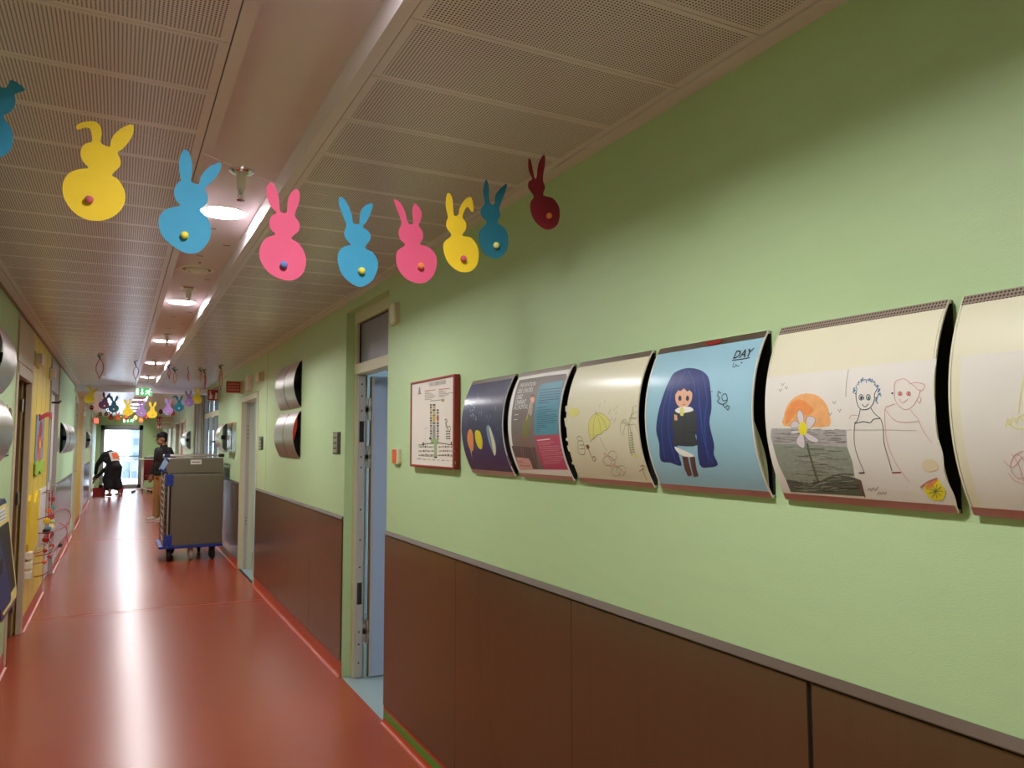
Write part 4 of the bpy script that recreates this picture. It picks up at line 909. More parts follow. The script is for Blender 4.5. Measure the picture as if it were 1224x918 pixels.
# ------------------------------------------------------------------ small wall fittings
def plate(label, X, side, y0, y1, z0, z1, cat='sign', rows=3):
    t = thing('door_plate', label, cat, (X, (y0+y1)/2, z0), 'grey number plates beside the doors')
    g = G(); g.box(X, X+side*.006, y0, y1, z0, z1, DARK); g.build('backing', t, bevel=.001)
    g = G(); w = y1-y0; g.box(X+side*.006, X+side*.011, y0+w*.3, y1-w*.12, z0+.008, z1-.008, STEELB); g.build('insert', t, bevel=.001)
    g = G()
    for k in range(rows): z = z0+(z1-z0)*(k+1)/(rows+1); g.box(X+side*.011, X+side*.0115, y0+w*.36, y1-w*.2, z-.004, z+.004, DARK)
    g.build('lettering', t)
plate('grey name plate to the left of the near open door', XW, -1, 5.245, 5.435, 1.468, 1.62)
plate('grey name plate to the right of the white door', XW, -1, 8.41, 8.66, 1.47, 1.61)
plate('grey name plate below the long oval plate by the left doorway', XL, 1, 5.86, 6.17, 1.46, 1.605)
plate('small dark plate on the far side of the light grey left door', XL, 1, 10.85, 11.05, 1.44, 1.6)
t = thing('oval_plate', 'upright rounded brass-coloured plate above the name plate, left wall', 'plate', (XL, 6.05, 1.66))
g = G(); g.rbox(XL, XL+.012, 5.96, 6.16, 1.655, 1.80, .05, BEIGE, 'x'); g.build('body', t, bevel=.002)
g = G(); g.rbox(XL+.012, XL+.016, 6.0, 6.12, 1.675, 1.78, .03, BROWNW, 'x'); g.build('recess', t)
t = thing('call_lamp', 'cream rounded call lamp above the site plan, beside the near door', 'call lamp', (XW, 4.1, 2.2))
g = G(); g.rbox(XW-.014, XW, 4.015, 4.15, 2.205, 2.325, .012, BEIGE, 'x'); g.build('base', t)
g = G(); g.rbox(XW-.034, XW-.014, 4.02, 4.09, 2.208, 2.322, .018, CER, 'x'); g.build('lens', t, smooth=True, bevel=.006)
t = thing('call_switch', 'small orange and cream call switch between door and site plan', 'switch', (XW, 4.03, 1.43))
g = G(); g.rbox(XW-.018, XW, 3.965, 4.065, 1.43, 1.515, .01, BEIGE, 'x'); g.build('base', t, bevel=.002)
g = G(); g.rbox(XW-.022, XW-.018, 4.0, 4.06, 1.436, 1.51, .008, ORANGE, 'x'); g.build('button_plate', t, bevel=.001)
for yn, yf, z0, z1, lb, m in ((8.46, 8.78, 2.2, 2.31, 'square cream call box above the name plate by the white door', BEIGE), (9.22, 9.5, 2.145, 2.335, 'upright cream lamp right above the white door frame', CER)):
    t = thing('call_box', lb, 'call lamp', (XW, (yn+yf)/2, z0)); g = G(); g.box(XW-.012, XW, yn, yf, z0, z1, BEIGE); g.build('base', t, bevel=.003); g = G(); g.rbox(XW-.05, XW-.012, yn+.05, yf-.05, z0+.01, z1-.01, .012, m, 'x'); g.build('lens', t, bevel=.004)
for yn, yf, lb in ((7.62, 8.02, 'cream call lamp on the yellow wall beside the beige overpanel'), (9.22, 9.44, 'cream call lamp at the far end of the yellow wall')):
    t = thing('call_box', lb, 'call lamp', (XL, (yn+yf)/2, 2.22)); g = G(); g.box(XL, XL+.012, yn, yf, 2.21, 2.33, BEIGE); g.build('base', t, bevel=.003); g = G(); g.rbox(XL+.012, XL+.055, yn+.06, yf-.04, 2.222, 2.318, .012, CER, 'x'); g.build('lens', t, bevel=.004)
# flag signs
def flag(label, x0, x1, y, z0, z1, rows=None, icon=False):
    t = thing('flag_sign', label, 'sign', (XW, y, z0)); g = G()
    g.box(x0-.008, XW, y, y+.012, z0-.008, z1+.008, BEIGE); g.box(XW-.03, XW, y-.006, y+.018, z0-.015, z1+.015, BEIGE); g.build('bracket', t, bevel=.001)
    g = G(); g.box(x0, x1, y-.003, y, z0, z1, REDS); f = g.build('face', t); S = Plane(Y=y-.0031); g = G(); w = x1-x0; h = z1-z0
    if rows:
        for k, r in enumerate(rows):
            _, _, tw = textmesh(r); S.text(g, r, x0+w*.08, z1-h*(.30+.26*k), h*.2, WHITE, 1, width=min(w*.84, tw*h*.24))
    if icon:
        S.fill(g, [(x0+w*.12, z0+h*.15), (x0+w*.42, z0+h*.15), (x0+w*.42, z0+h*.5), (x0+w*.3, z0+h*.6), (x0+w*.26, z0+h*.88), (x0+w*.16, z0+h*.88), (x0+w*.2, z0+h*.55)], WHITE, 1, px=False)
        S.fill(g, [(x0+w*.62, z0+h*.12), (x0+w*.88, z0+h*.12), (x0+w*.88, z0+h*.62), (x0+w*.8, z0+h*.75), (x0+w*.7, z0+h*.75), (x0+w*.66, z0+h*.55)], WHITE, 1, px=False)
    g.build('lettering', f)
flag('red text sign projecting from the wall above the white door', 1.17, 1.335, 10.0, 2.165, 2.30, ['SORTIE DE', 'SECOURS', 'INCENDIE'])
flag('red fire hose pictogram sign projecting before the glazed screen', 1.185, 1.345, 12.4, 2.185, 2.345, icon=True)
for k in range(2):
    z = 2.13-.19*k; flag(('upper' if k == 0 else 'lower')+' of two red pictogram signs beside the cap of the standing man', .97, 1.09, 24.0, z, z+.15, icon=True)
t = thing('call_light', 'small glowing red call light high on the far left wall', 'call lamp', (XL, 24.9, 2.1)); g = G(); g.box(XL, XL+.03, 24.8, 25.1, 2.08, 2.25, BEIGE); g.build('base', t)
REDL = mat('red_lamp', (240, 40, 30), .4, noise=0, emit=(1, .12, .08), es=1.2); g = G(); g.box(XL+.03, XL+.14, 24.82, 25.08, 2.1, 2.24, REDL); g.build('lens', t, bevel=.01)
# exit signs
def exit_sign(label, x0, x1, y, z0, z1, zc, k=1, flip=False):
    t = thing('exit_sign', label, 'exit sign', ((x0+x1)/2, y, z0)); g = G(); g.box(x0, x1, y, y+.04, z0, z1, WHITE); g.box((x0+x1)/2-.02, (x0+x1)/2+.02, y+.01, y+.03, z1, zc, WHITE); g.build('housing', t, bevel=.003)
    g = G(); g.box(x0+.008, x1-.008, y-.003, y, z0+.01, z1-.012, GSIGN); f = g.build('face', t); S = Plane(Y=y-.0032); g = G(); w = x1-x0; h = z1-z0
    def F(pts): S.fill(g, [(x0+w*a, z0+h*b) for a, b in pts], WSIGN, 1, px=False)
    F([(.07, .16), (.22, .16), (.22, .84), (.07, .84)])
    F([(.42, .16), (.53, .38), (.46, .38), (.46, .84), (.38, .84), (.38, .38), (.31, .38)])
    F([(.83, .74), (.90, .74), (.90, .87), (.83, .87)])                                   # head
    F([(.68, .70), (.80, .74), (.86, .60), (.95, .52), (.93, .46), (.83, .50), (.80, .42), (.88, .16), (.80, .16), (.75, .36), (.62, .22), (.57, .28), (.70, .45), (.73, .60), (.67, .62), (.63, .52), (.58, .55)])
    g.build('pictogram', f); return t
exit_sign('green running-man exit sign hanging under the bulkhead', .222, .492, 14.3, 2.325, 2.475, 2.57)
exit_sign('small far exit sign glowing above the end door', .10, .46, 27.0, 2.16, 2.32, 2.44)

# ------------------------------------------------------------------ paper bunnies
def card(name, rgb): return mat(name, rgb, .7, noise=.03, nscale=25)
CY = card('yellow_card', (226, 190, 32)); CB = card('sky_blue_card', (44, 138, 176)); CP = card('pink_card', (206, 74, 112)); CT = card('teal_card', (10, 98, 118)); CR = card('crimson_card', (138, 20, 46)); CL = card('lilac_card', (148, 110, 166)); CD = card('plum_card', (92, 40, 78)); CDT = card('dark_teal_card', (16, 66, 84))
POM = {k: mat(k+'_pompom', c, .9, noise=.1, nscale=120, bump=.5, bscale=400, sheen=.3) for k, c in dict(rose=(190, 84, 90), yellow=(230, 214, 70), blue=(96, 120, 186), orange=(232, 130, 60), pale=(220, 216, 130)).items()}
THREAD = mat('clear_thread', (150, 130, 120), .4, noise=0)
qa = cs(0, 80, 3.06); qb = cs(300, 170, 3.06)
OUT = [
 ('teal blue paper bunny cut by the left picture edge', CB, qa((22, 66), (40, 38), (90, 73), (55, 88), (52, 100), (54, 125), (38, 155), (8, 176), (32, 205), (46, 245), (40, 295), (5, 328), (-55, 335), (-100, 290), (-112, 240), (-90, 190), (-48, 172), (-60, 135), (-45, 92), (-30, 70), (-40, 30), (-38, -15), (-22, -25), (-8, 10), (-4, 60)), (-30, 280), 'rose'),
 ('yellow paper bunny with its left ear folded over and a rose pompom', CY, qa((278, 218), (283, 203), (315, 193), (350, 195), (368, 215), (372, 240), (368, 270), (400, 286), (405, 268), (415, 245), (440, 222), (470, 208), (488, 211), (487, 240), (470, 270), (448, 295), (430, 308), (441, 335), (438, 360), (410, 390), (430, 405), (452, 440), (459, 475), (450, 510), (425, 540), (390, 558), (350, 563), (310, 555), (270, 530), (240, 490), (228, 450), (232, 410), (255, 380), (290, 367), (322, 363), (303, 340), (294, 315), (297, 290), (312, 273), (335, 266), (335, 240), (328, 219), (308, 215), (290, 221)), (326, 486), 'rose'),
 ('sky blue paper bunny beside the nearest ceiling light', CB, qa((663, 410), (656, 370), (658, 330), (670, 303), (683, 299), (695, 315), (704, 350), (703, 385), (700, 412), (728, 424), (735, 400), (755, 370), (785, 350), (810, 344), (808, 370), (790, 400), (765, 425), (752, 440), (762, 465), (760, 492), (735, 518), (755, 540), (772, 575), (772, 615), (755, 650), (730, 675), (700, 683), (665, 675), (625, 650), (595, 620), (581, 580), (585, 545), (605, 520), (640, 508), (662, 503), (645, 485), (637, 460), (642, 435), (655, 415)), (675, 617), 'yellow'),
 ('largest pink paper bunny, with a blue pompom', CP, qb((97, 253), (80, 235), (63, 200), (59, 165), (70, 145), (80, 143), (95, 165), (105, 200), (108, 235), (112, 250), (134, 252), (137, 210), (150, 180), (170, 167), (181, 185), (178, 220), (163, 262), (180, 290), (178, 320), (150, 347), (175, 365), (195, 395), (203, 430), (195, 470), (170, 498), (135, 506), (95, 495), (60, 470), (38, 435), (33, 400), (40, 370), (60, 345), (92, 333), (75, 315), (70, 290), (78, 265)), (119, 449), 'blue'),
 ('sky blue paper bunny hanging between the two pink ones', CB, qb((353, 300), (340, 265), (325, 225), (326, 197), (345, 205), (363, 235), (375, 270), (378, 291), (400, 294), (402, 270), (410, 240), (430, 223), (450, 221), (443, 255), (425, 290), (415, 305), (438, 325), (442, 350), (422, 382), (450, 400), (467, 430), (465, 465), (445, 505), (405, 529), (370, 518), (335, 485), (320, 440), (323, 400), (345, 378), (368, 372), (350, 350), (345, 325)), (404, 471), 'yellow'),
 ('smaller pink paper bunny with an orange pompom', CP, qb((557, 292), (545, 255), (530, 215), (530, 203), (550, 215), (568, 245), (580, 290), (598, 292), (595, 245), (600, 225), (610, 223), (628, 250), (626, 280), (618, 300), (633, 325), (633, 350), (622, 370), (650, 380), (675, 405), (682, 440), (668, 485), (640, 512), (605, 515), (570, 500), (545, 470), (535, 435), (540, 395), (568, 372), (550, 350), (546, 320)), (620, 454), 'orange'),
 ('yellow paper bunny with its right ear folded, near the right wall', CY, qb((726, 270), (717, 230), (720, 190), (730, 183), (742, 205), (748, 262), (765, 260), (770, 235), (790, 205), (812, 197), (822, 235), (816, 252), (800, 232), (788, 245), (780, 270), (793, 290), (792, 315), (778, 338), (810, 345), (833, 375), (838, 410), (828, 450), (800, 473), (760, 472), (725, 445), (708, 405), (708, 365), (737, 338), (720, 310), (720, 285)), (776, 427), 'rose'),
 ('dark teal paper bunny with a pale pompom against the green wall', CT, qb((862, 220), (856, 170), (866, 132), (876, 160), (879, 215), (897, 222), (902, 185), (938, 148), (937, 175), (915, 235), (918, 265), (908, 290), (935, 315), (944, 350), (938, 390), (915, 420), (885, 425), (855, 405), (840, 370), (840, 325), (868, 290), (850, 265), (848, 238)), (895, 378), 'pale'),
 ('crimson paper bunny, the last of the string by the right wall', CR, qb((1035, 130), (1022, 100), (1020, 58), (1030, 65), (1043, 125), (1052, 122), (1058, 75), (1078, 40), (1083, 70), (1075, 130), (1083, 160), (1076, 190), (1110, 200), (1133, 230), (1135, 270), (1120, 305), (1085, 320), (1050, 300), (1028, 265), (1025, 220), (1040, 195), (1020, 165), (1022, 140)), (1090, 270), 'orange'),
]
tops = []
for i, (lb, m, pts, pom, pk) in enumerate(OUT):
    Y = 2.0+.012*((i*7) % 3-1)
    P3 = [ony(x, y, Y) for x, y in pts]; P2 = spline([(p.x, p.z) for p in P3], 3)
    cx_ = sum(p[0] for p in P2)/len(P2); zt = max(p[1] for p in P2); zb = min(p[1] for p in P2); tilt = (.05, -.04, .06, -.03, .03, -.05)[i % 6]
    t = thing('paper_bunny', lb, 'paper bunny', (cx_, Y, zt), 'paper bunnies on the near string')
    def yy(x, z): return Y+tilt*(x-cx_)+.012*math.sin((z-zb)*9)
    g = G(); tris = geometry.tessellate_polygon([[Vector((a, b, 0)) for a, b in P2]]); n = len(P2)
    bm = bmesh.new(); vv = [bm.verts.new((a, b, 0)) for a, b in P2]
    for tr in tris:
        try: bm.faces.new([vv[k] for k in tr])
        except Exception: pass
    for z in [zb+k*.02 for k in range(1, 14)]: bmesh.ops.bisect_plane(bm, geom=bm.verts[:]+bm.edges[:]+bm.faces[:], plane_co=(0, z, 0), plane_no=(0, 1, 0), dist=1e-6)
    bmesh.ops.recalc_face_normals(bm, faces=bm.faces)
    ex = bmesh.ops.extrude_face_region(bm, geom=bm.faces[:]); 
    for v in [e for e in ex['geom'] if isinstance(e, bmesh.types.BMVert)]: v.co.z = 1
    bm.verts.index_update()
    g.add([(v.co.x, yy(v.co.x, v.co.y)+.0009*v.co.z, v.co.y) for v in bm.verts], [[v.index for v in f.verts] for f in bm.faces], m); bm.free()
    g.build('card', t)
    pp = (qa if i < 3 else qb)(pom)[0]; p = ony(pp[0], pp[1], Y); g = G(); g.ball((p.x, yy(p.x, p.z)-.008, p.z), .0095, POM[pk], 14, 10); g.build('pompom', t, smooth=True)
    # thread up from the lowest point between the ears to the string
    mx_ = .5*(min(P2, key=lambda q_: abs(q_[1]-zt))[0]+cx_); tops.append((cx_, Y, zt-.05))
g = G(); st = [(XL, 2.0, 2.47)]+[(x, 2.0, z+.045) for x, y, z in tops]+[(XW, 2.0, 2.49)]
g.tube(spline(st, 5, closed=False), .00022, THREAD, 4)
tag(g.build('string', loc=(.35, 2.0, 2.2)), 'thin thread carrying the near paper bunnies across the corridor', 'string')
# generic bunny outline for the far string
BUN = [(-.10, .56), (-.20, .72), (-.24, .92), (-.17, 1.0), (-.08, .90), (-.03, .66), (.03, .66), (.10, .90), (.19, 1.0), (.25, .90), (.20, .72), (.11, .56), (.17, .48), (.15, .38), (.28, .28), (.33, .12), (.26, -.06), (.10, -.16), (-.10, -.16), (-.27, -.06), (-.34, .12), (-.28, .28), (-.15, .38), (-.17, .48)]
BUF = [(-.10, .56), (-.20, .72), (-.30, .86), (-.42, .80), (-.44, .90), (-.28, 1.0), (-.10, .90), (-.03, .66), (.03, .66), (.10, .90), (.19, 1.0), (.25, .90), (.20, .72), (.11, .56), (.17, .48), (.15, .38), (.28, .28), (.33, .12), (.26, -.06), (.10, -.16), (-.10, -.16), (-.27, -.06), (-.34, .12), (-.28, .28), (-.15, .38), (-.17, .48)]
def far_bunny(lb, m, x, z, y, size, grp, flop=False, rot=0, pomk='pale'):
    t = thing('paper_bunny', lb, 'paper bunny', (x, y, z), grp); o_ = [(a*size, (b-.3)*size) for a, b in spline(BUF if flop else BUN, 3)]
    c_, s_ = math.cos(rot), math.sin(rot); g = G(); g.ext([(x+a*c_-b*s_, y, z+a*s_+b*c_) for a, b in o_], (0, .002, 0), m); g.build('card', t)
    g = G(); g.ball((x, y-.008, z-.24*size), .012, POM[pomk], 8, 6); g.build('pompom', t); return t
row = [((108, 474), CY, 'mustard yellow bunny at the left end of the string by the exit sign', 1, -.3), ((125, 481), CD, 'plum paper bunny on the string under the bulkhead', 0, -.15), ((136, 485), CDT, 'dark teal bunny with a folded ear, left of the exit sign', 1, 0), ((153, 489), CY, 'yellow bunny hanging just left of the green exit sign', 0, .1), ((169, 490), CL, 'lilac bunny hanging right below the green exit sign', 0, 0), ((182, 492), CY, 'yellow bunny hanging lowest, just right of the exit sign', 0, 0), ((201, 488), CL, 'lilac bunny between the yellow and the blue one, above the man', 0, 0), ((214, 484), CT, 'teal blue bunny with a bent ear above the trolley', 1, 0), ((226, 478), CL, 'lilac bunny between the teal and the last yellow one', 0, .1), ((236, 475), CY, 'yellow bunny at the right end of the string by the pillar', 0, 0)]
pts_ = []
for (xy, m, lb, fl, rot) in row:
    yb_ = 14.09+.02*(len(pts_) % 2); p = ony(xy[0], xy[1], yb_); far_bunny(lb, m, p.x, p.z, yb_, .235, 'paper bunnies on the string by the bulkhead', bool(fl), rot); pts_.append((p.x, 14.1, p.z+.09))
g = G(); g.tube(spline([(XL, 14.1, 2.4)]+pts_+[(XW, 14.1, 2.4)], 3, closed=False), .0005, THREAD, 4); tag(g.build('string', loc=(.3, 14.1, 2.2)), 'thread carrying the paper bunnies by the bulkhead', 'string')
# far string of eggs and bunnies
items = [((103.5, 487), 'egg', 'crimson paper egg at the left end of the far string', CR, .13), ((120, 495), 'egg', 'olive paper egg on the far string', K_OLIVE, .12), ((127, 493.5), 'bun', 'brown bunny near the left of the far string', K_BRN, .16), ((132.5, 498), 'bun', 'red bunny on the far string above the door frame', REDS, .2), ((140.5, 498.5), 'bun', 'second red bunny on the far string, wearing orange', ORANGE, .2), ((145, 498), 'egg', 'slim brown egg beside the red bunnies', K_BRN, .10), ((151, 498.5), 'egg', 'dark red egg above the far exit sign', REDF, .17), ((162, 499), 'egg', 'ochre egg right of the far exit sign', K_ORA, .13), ((168.5, 502), 'egg', 'orange egg hanging low right of the far exit sign', ORANGE, .15), ((175.5, 497), 'bun', 'red-brown bunny over the green end wall', REDF, .19), ((187, 496.5), 'egg', 'dark brown egg near the cap of the man', K_BRN, .15), ((192, 492), 'egg', 'slanted plum egg above the red signs', CD, .14), ((206.5, 493.5), 'egg', 'orange-brown egg below the lilac bunny', ORANGE, .17), ((222.5, 493.5), 'egg', 'olive egg at the right end of the far string', K_OLIVE, .13)]
pts_ = []
for i, (xy, k, lb, m, sz) in enumerate(items):
    Yf = 20.5; p = ony(xy[0], xy[1], Yf); p.x = max(XL+.08, p.x); sz *= .66
    if k == 'bun': far_bunny(lb, m, p.x, p.z, Yf, sz*1.3, 'bunnies and eggs on the far string', i % 2 == 1)
    else:
        t = thing('paper_egg', lb, 'paper egg', (p.x, Yf, p.z), 'bunnies and eggs on the far string'); g = G()
        o_ = [(sz*.5*math.cos(a)*(1-.15*math.sin(a)), sz*.65*math.sin(a)) for a in [2*PI*j/18 for j in range(18)]]; g.ext([(p.x+a, Yf, p.z+b) for a, b in o_], (0, .002, 0), m); g.build('card', t)
        g = G(); g.box(p.x-sz*.3, p.x+sz*.3, Yf-.002, Yf, p.z-.008, p.z+.008, CY); g.build('painted_band', t)
    pts_.append((p.x, Yf+.003, p.z+sz*.4))
g = G(); g.tube(spline([(XL, Yf, 2.42)]+pts_+[(XW, Yf, 2.42)], 3, closed=False), .0006, THREAD, 4); tag(g.build('string', loc=(.3, Yf, 2.2)), 'far thread carrying paper eggs and bunnies', 'string')

# ------------------------------------------------------------------ paper-strip carrots under the ceiling
CARO = card('orange_strip', (206, 96, 54)); CARR = card('red_strip', (166, 30, 40)); CARG = card('green_strip', (44, 84, 56))
def carrot(px_, py0, py1, lb, m, y, w=.05, leaves=3, thin=False):
    p0 = ony(px_, py0, y); p1 = ony(px_, py1, y); h = p0.z-p1.z; x = p0.x; zt = p0.z
    t = thing('paper_carrot', lb, 'paper carrot', (x, y, zt), 'paper-strip carrots hanging from the ceiling')
    r = random.Random(px_); g = G()
    for s in (-1, 1):
        cen = [(x+s*w*math.sin(PI*f)*(1-.35*f)-.004*f*s+r.uniform(-.003, .003), y+.01*s*f, zt-h*.28-(h*.72)*f) for f in [k/10 for k in range(11)]]
        vs = []; 
        for a, b, c in cen: vs += [(a-.0035, b-.008, c), (a-.0035, b+.008, c), (a+.0035, b+.008, c), (a+.0035, b-.008, c)]
        g.add(vs, [(4*i+j, 4*i+(j+1) % 4, 4*i+4+(j+1) % 4, 4*i+4+j) for i in range(10) for j in range(4)], m)
    if thin: g.tube([(x, y, zt-h*.95), (x+.006, y, zt-h*1.15)], .002, m, 5)
    g.build('strip_loop', t, smooth=True)
    g = G()
    for k in range(leaves):
        a0 = PI/2+(k-(leaves-1)/2)*.7; R_ = .035+.012*r.random(); zc_ = zt-h*.28
        g.tube([(x+R_*math.cos(a0)*f+R_*.4*math.sin(PI*f)*math.cos(a0+1.57), y+.004*k, zc_+R_*1.6*math.sin(a0)*f+R_*.35*math.sin(PI*f)) for f in [j/6 for j in range(7)]], .0042, CARG, 5)
    g.build('leafy_top', t)
    g = G(); g.tube([(x, y, zc_), (x, y, 2.5)], .0008, THREAD, 4); g.build('thread', t)
carrot(120, 420, 453, 'dark red paper carrot under the left ceiling', CARR, 9.2, .045)
carrot(163, 431, 454, 'thin red paper loop beside the ceiling channel, left of the lights', CARR, 9.8, .035, 2)
carrot(202.5, 437, 452, 'slim red-orange paper carrot just right of the channel', CARR, 10.0, .02, 3, True)
carrot(209.5, 439, 459, 'bright orange paper carrot, second right of the channel', CARO, 10.0, .022, 4)
carrot(225.5, 440, 455, 'small pale and red paper carrot, middle of the right group', CARR, 10.1, .012, 1)
carrot(240.5, 440, 457, 'orange paper carrot with spreading dark leaves', CARO, 10.1, .016, 4)
carrot(245.5, 440, 465, 'long crimson paper strip beside the orange carrot', CARR, 10.2, .012, 2)
carrot(264.5, 432, 466, 'orange paper carrot nearest the right wall', CARO, 9.8, .026, 3)
# ================================================================== stainless trolley
TX0, TX1, TY0, TY1 = .555, 1.285, 11.0, 11.85
t = thing('meal_trolley', 'stainless steel meal trolley with blue bumpers standing by the right wall', 'trolley', ((TX0+TX1)/2, (TY0+TY1)/2, 0))
g = G(); g.box(TX0+.085, TX1, TY0, TY1, .20, 1.135, TROL); g.build('body', t, bevel=.006)
g = G(); g.box(TX0+.10, TX1-.012, TY0-.006, TY0, .215, 1.115, TROL); g.build('end_panel', t, bevel=.004)
g = G(); pr_ = [(TX0+.03, 1.145), (TX1, 1.145), (TX1-.012, 1.335), (TX0+.065, 1.335), (TX0+.01, 1.22)]
g.ext([(x, TY0+.01, z) for x, z in pr_], (0, TY1-TY0-.02, 0), TROL); g.build('hood', t, bevel=.008)
g = G(); g.box(.865, 1.0, TY0+.006, TY0+.011, 1.258, 1.318, WHITE); lab = g.build('label_plate', t)
g = G(); S = Plane(Y=TY0+.0055); _, _, tw = textmesh('MEAL SERVICE'); 
for k in range(9): g.box(.877+k*.012, .885+k*.012, TY0+.005, TY0+.006, 1.282, 1.295, DARK)
g.build('lettering', lab)
g = G()
for x in (TX0+.01, TX1-.03):
    g.tube([(x+.01, TY0+.05, 1.33), (x+.01, TY0+.05, 1.372), (x+.01, TY1-.05, 1.372), (x+.01, TY1-.05, 1.33)], .009, STEELB, 10)
g.tube([(TX0+.02, TY0+.03, 1.372), (TX1-.02, TY0+.03, 1.372)], .011, STEELB, 10); g.tube([(TX0+.02, TY1-.05, 1.372), (TX1-.02, TY1-.05, 1.372)], .011, STEELB, 10)
g.build('top_rail', t, smooth=True)
for x in (TX0+.01, TX1-.05): g = G(); g.rbox(x-.02, x+.05, TY0+.01, TY0+.06, 1.35, 1.395, .012, NAVY if x < .9 else BLACK, 'y'); g.build('rail_clamp', t)
g = G(); g.ext([(TX0-.06, TY0+.02, 1.19), (TX0+.0, TY0+.02, 1.15), (TX0+.06, TY0+.02, 1.30), (TX0+.015, TY0+.02, 1.345)], (0, .32, 0), BLUEP); cp = g.build('control_panel', t, bevel=.004)
SCR = mat('pale_display', (150, 184, 214), .25, noise=.02); g = G(); g.ext([(TX0-.055, TY0+.016, 1.215), (TX0-.012, TY0+.016, 1.19), (TX0+.045, TY0+.016, 1.285), (TX0+.006, TY0+.016, 1.335)], (0, .005, 0), SCR); g.build('display', cp)
g = G(); g.box(TX0+.03, TX0+.085, TY0+.02, TY1-.02, .2, 1.14, DARK)
g.build('rack_back', t)
g = G()
for z in [.28+.085*k for k in range(10)]: g.box(TX0+.0, TX0+.085, TY0+.03, TY0+.045, z, z+.008, STEELB); g.box(TX0, TX0+.012, TY0+.03, TY1-.03, z, z+.01, STEELB)
tag(g.build('tray_rail', t))
for a_, b_, r_ in ((TX0+.055, TY0+.008, .016), (TX0+.005, TY0+.03, .008), (TX0+.005, TY1-.03, .008)): g = G(); g.tube([(a_, b_, .2), (a_, b_, 1.14)], r_, STEELB, 12); g.build('corner_post', t, smooth=True)
g = G(); g.box(TX0+.02, TX0+.108, TY0-.012, TY0+.05, .985, 1.13, BLUEP); g.build('upper_bumper', t, bevel=.006)
g = G(); g.box(TX0+.02, TX0+.108, TY0-.012, TY0+.05, .205, .345, BLUEP); g.build('lower_bumper', t, bevel=.006)
g = G(); g.rbox(TX0-.045, TX1+.01, TY0-.02, TY1+.02, .168, .20, .03, BLUEP, 'z'); g.build('base_plate', t, bevel=.004)
def caster(x, y, fork, tyre, r=.075, w=.04, rot=0):
    g = G(); c_, s_ = math.cos(rot), math.sin(rot)
    for s in (-1, 1):
        M = Matrix.Translation((x, y, 0)) @ Matrix.Rotation(rot, 4, 'Z')
        g.box(s*(w/2+.003), s*(w/2+.009), -.035, .035, r-.01, .155, fork, M=M)
    g.box(-w/2-.009, w/2+.009, -.04, .04, .15, .167, fork, M=Matrix.Translation((x, y, 0)) @ Matrix.Rotation(rot, 4, 'Z'))
    f = g.build('caster', t, bevel=.002)
    g = G(); n = 20; vs = []
    for px_, rr_ in ((-w/2, r*.5), (-w/2, r*.9), (-w/2+.008, r), (w/2-.008, r), (w/2, r*.9), (w/2, r*.5)):
        for j in range(n): a = 2*PI*j/n; ly = rr_*math.cos(a); vs.append((x+px_*c_-ly*s_, y+px_*s_+ly*c_, r+rr_*math.sin(a)))
    g.add(vs, [(i*n+j, i*n+(j+1) % n, (i+1)*n+(j+1) % n, (i+1)*n+j) for i in range(5) for j in range(n)]+[list(range(n)), list(range(5*n, 6*n))[::-1]], tyre); g.build('wheel', f, smooth=True)
caster(TX0+.08, TY0+.08, DARK, BLACK); caster(TX1-.12, TY0+.08, DARK, BLACK, rot=.3); caster(.90, TY0+.10, BEIGE, LGREY, rot=.1); caster(TX0+.14, TY1-.1, DARK, BLACK, rot=.5); caster(TX1-.22, TY1-.1, DARK, BLACK, rot=-.2)

# ================================================================== far table, chair and small things
t = thing('overbed_table', 'tall narrow wheeled table near the exit door', 'table', (.7, 26.4, 0)); g = G(); g.box(.44, 1.05, 26.2, 26.6, 1.02, 1.045, WHITE); g.build('table_top', t, bevel=.004)
g = G(); g.box(.67, .735, 26.36, 26.44, .12, 1.02, WHITE); g.build('column', t, bevel=.004)
for sx in (-1, 1): g = G(); g.tube([(.70, 26.4, .14), (.70+sx*.26, 26.25, .075)], [.022, .014], WHITE, 10); g.tube([(.70, 26.4, .14), (.70+sx*.2, 26.6, .075)], [.022, .014], WHITE, 10); f = g.build('leg', t); g = G(); [g.lathe((.70+sx*a, b, .0), [(.001, .0), (.03, .01), (.035, .035), (.03, .06), (.001, .07)], BLACK, 12) for a, b in ((.26, 26.25), (.2, 26.6))]; g.build('caster', f)
t = thing('tray', 'black tray lying on the tall wheeled table', 'tray', (.88, 26.4, 1.045)); g = G(); g.box(.73, 1.03, 26.25, 26.55, 1.046, 1.055, BLACK); g.build('base', t); g = G(); [g.box(a, b, c, d, 1.055, 1.085, BLACK) for a, b, c, d in ((.73, .74, 26.25, 26.55), (1.02, 1.03, 26.25, 26.55), (.73, 1.03, 26.25, 26.26), (.73, 1.03, 26.54, 26.55))]; g.build('rim', t)
t = thing('paper_pile', 'crumpled white papers on the black tray', 'papers', (.85, 26.38, 1.056)); g = G()
for k in range(4): M = Matrix.Translation((.84+.03*k, 26.38, 1.082+.022*k)) @ Matrix.Rotation(.15*(k-1.5), 4, 'Y'); g.box(-.09, .09, -.1, .1, -.006, .006, WHITE, M=M)
g.build('sheets', t)
t = thing('armchair', 'dark red upholstered chair partly behind the tall wheeled table', 'chair', (.98, 27.0, 0)); DR = mat('dark_red_upholstery', (118, 20, 26), .7, noise=.05, bump=.3)
g = G(); g.rbox(.72, 1.24, 26.75, 27.3, .36, .50, .04, DR, 'z'); g.build('seat', t, bevel=.02); g = G(); g.rbox(.72, 1.24, 27.2, 27.34, .45, 1.02, .05, DR, 'y'); g.build('backrest', t, bevel=.02)
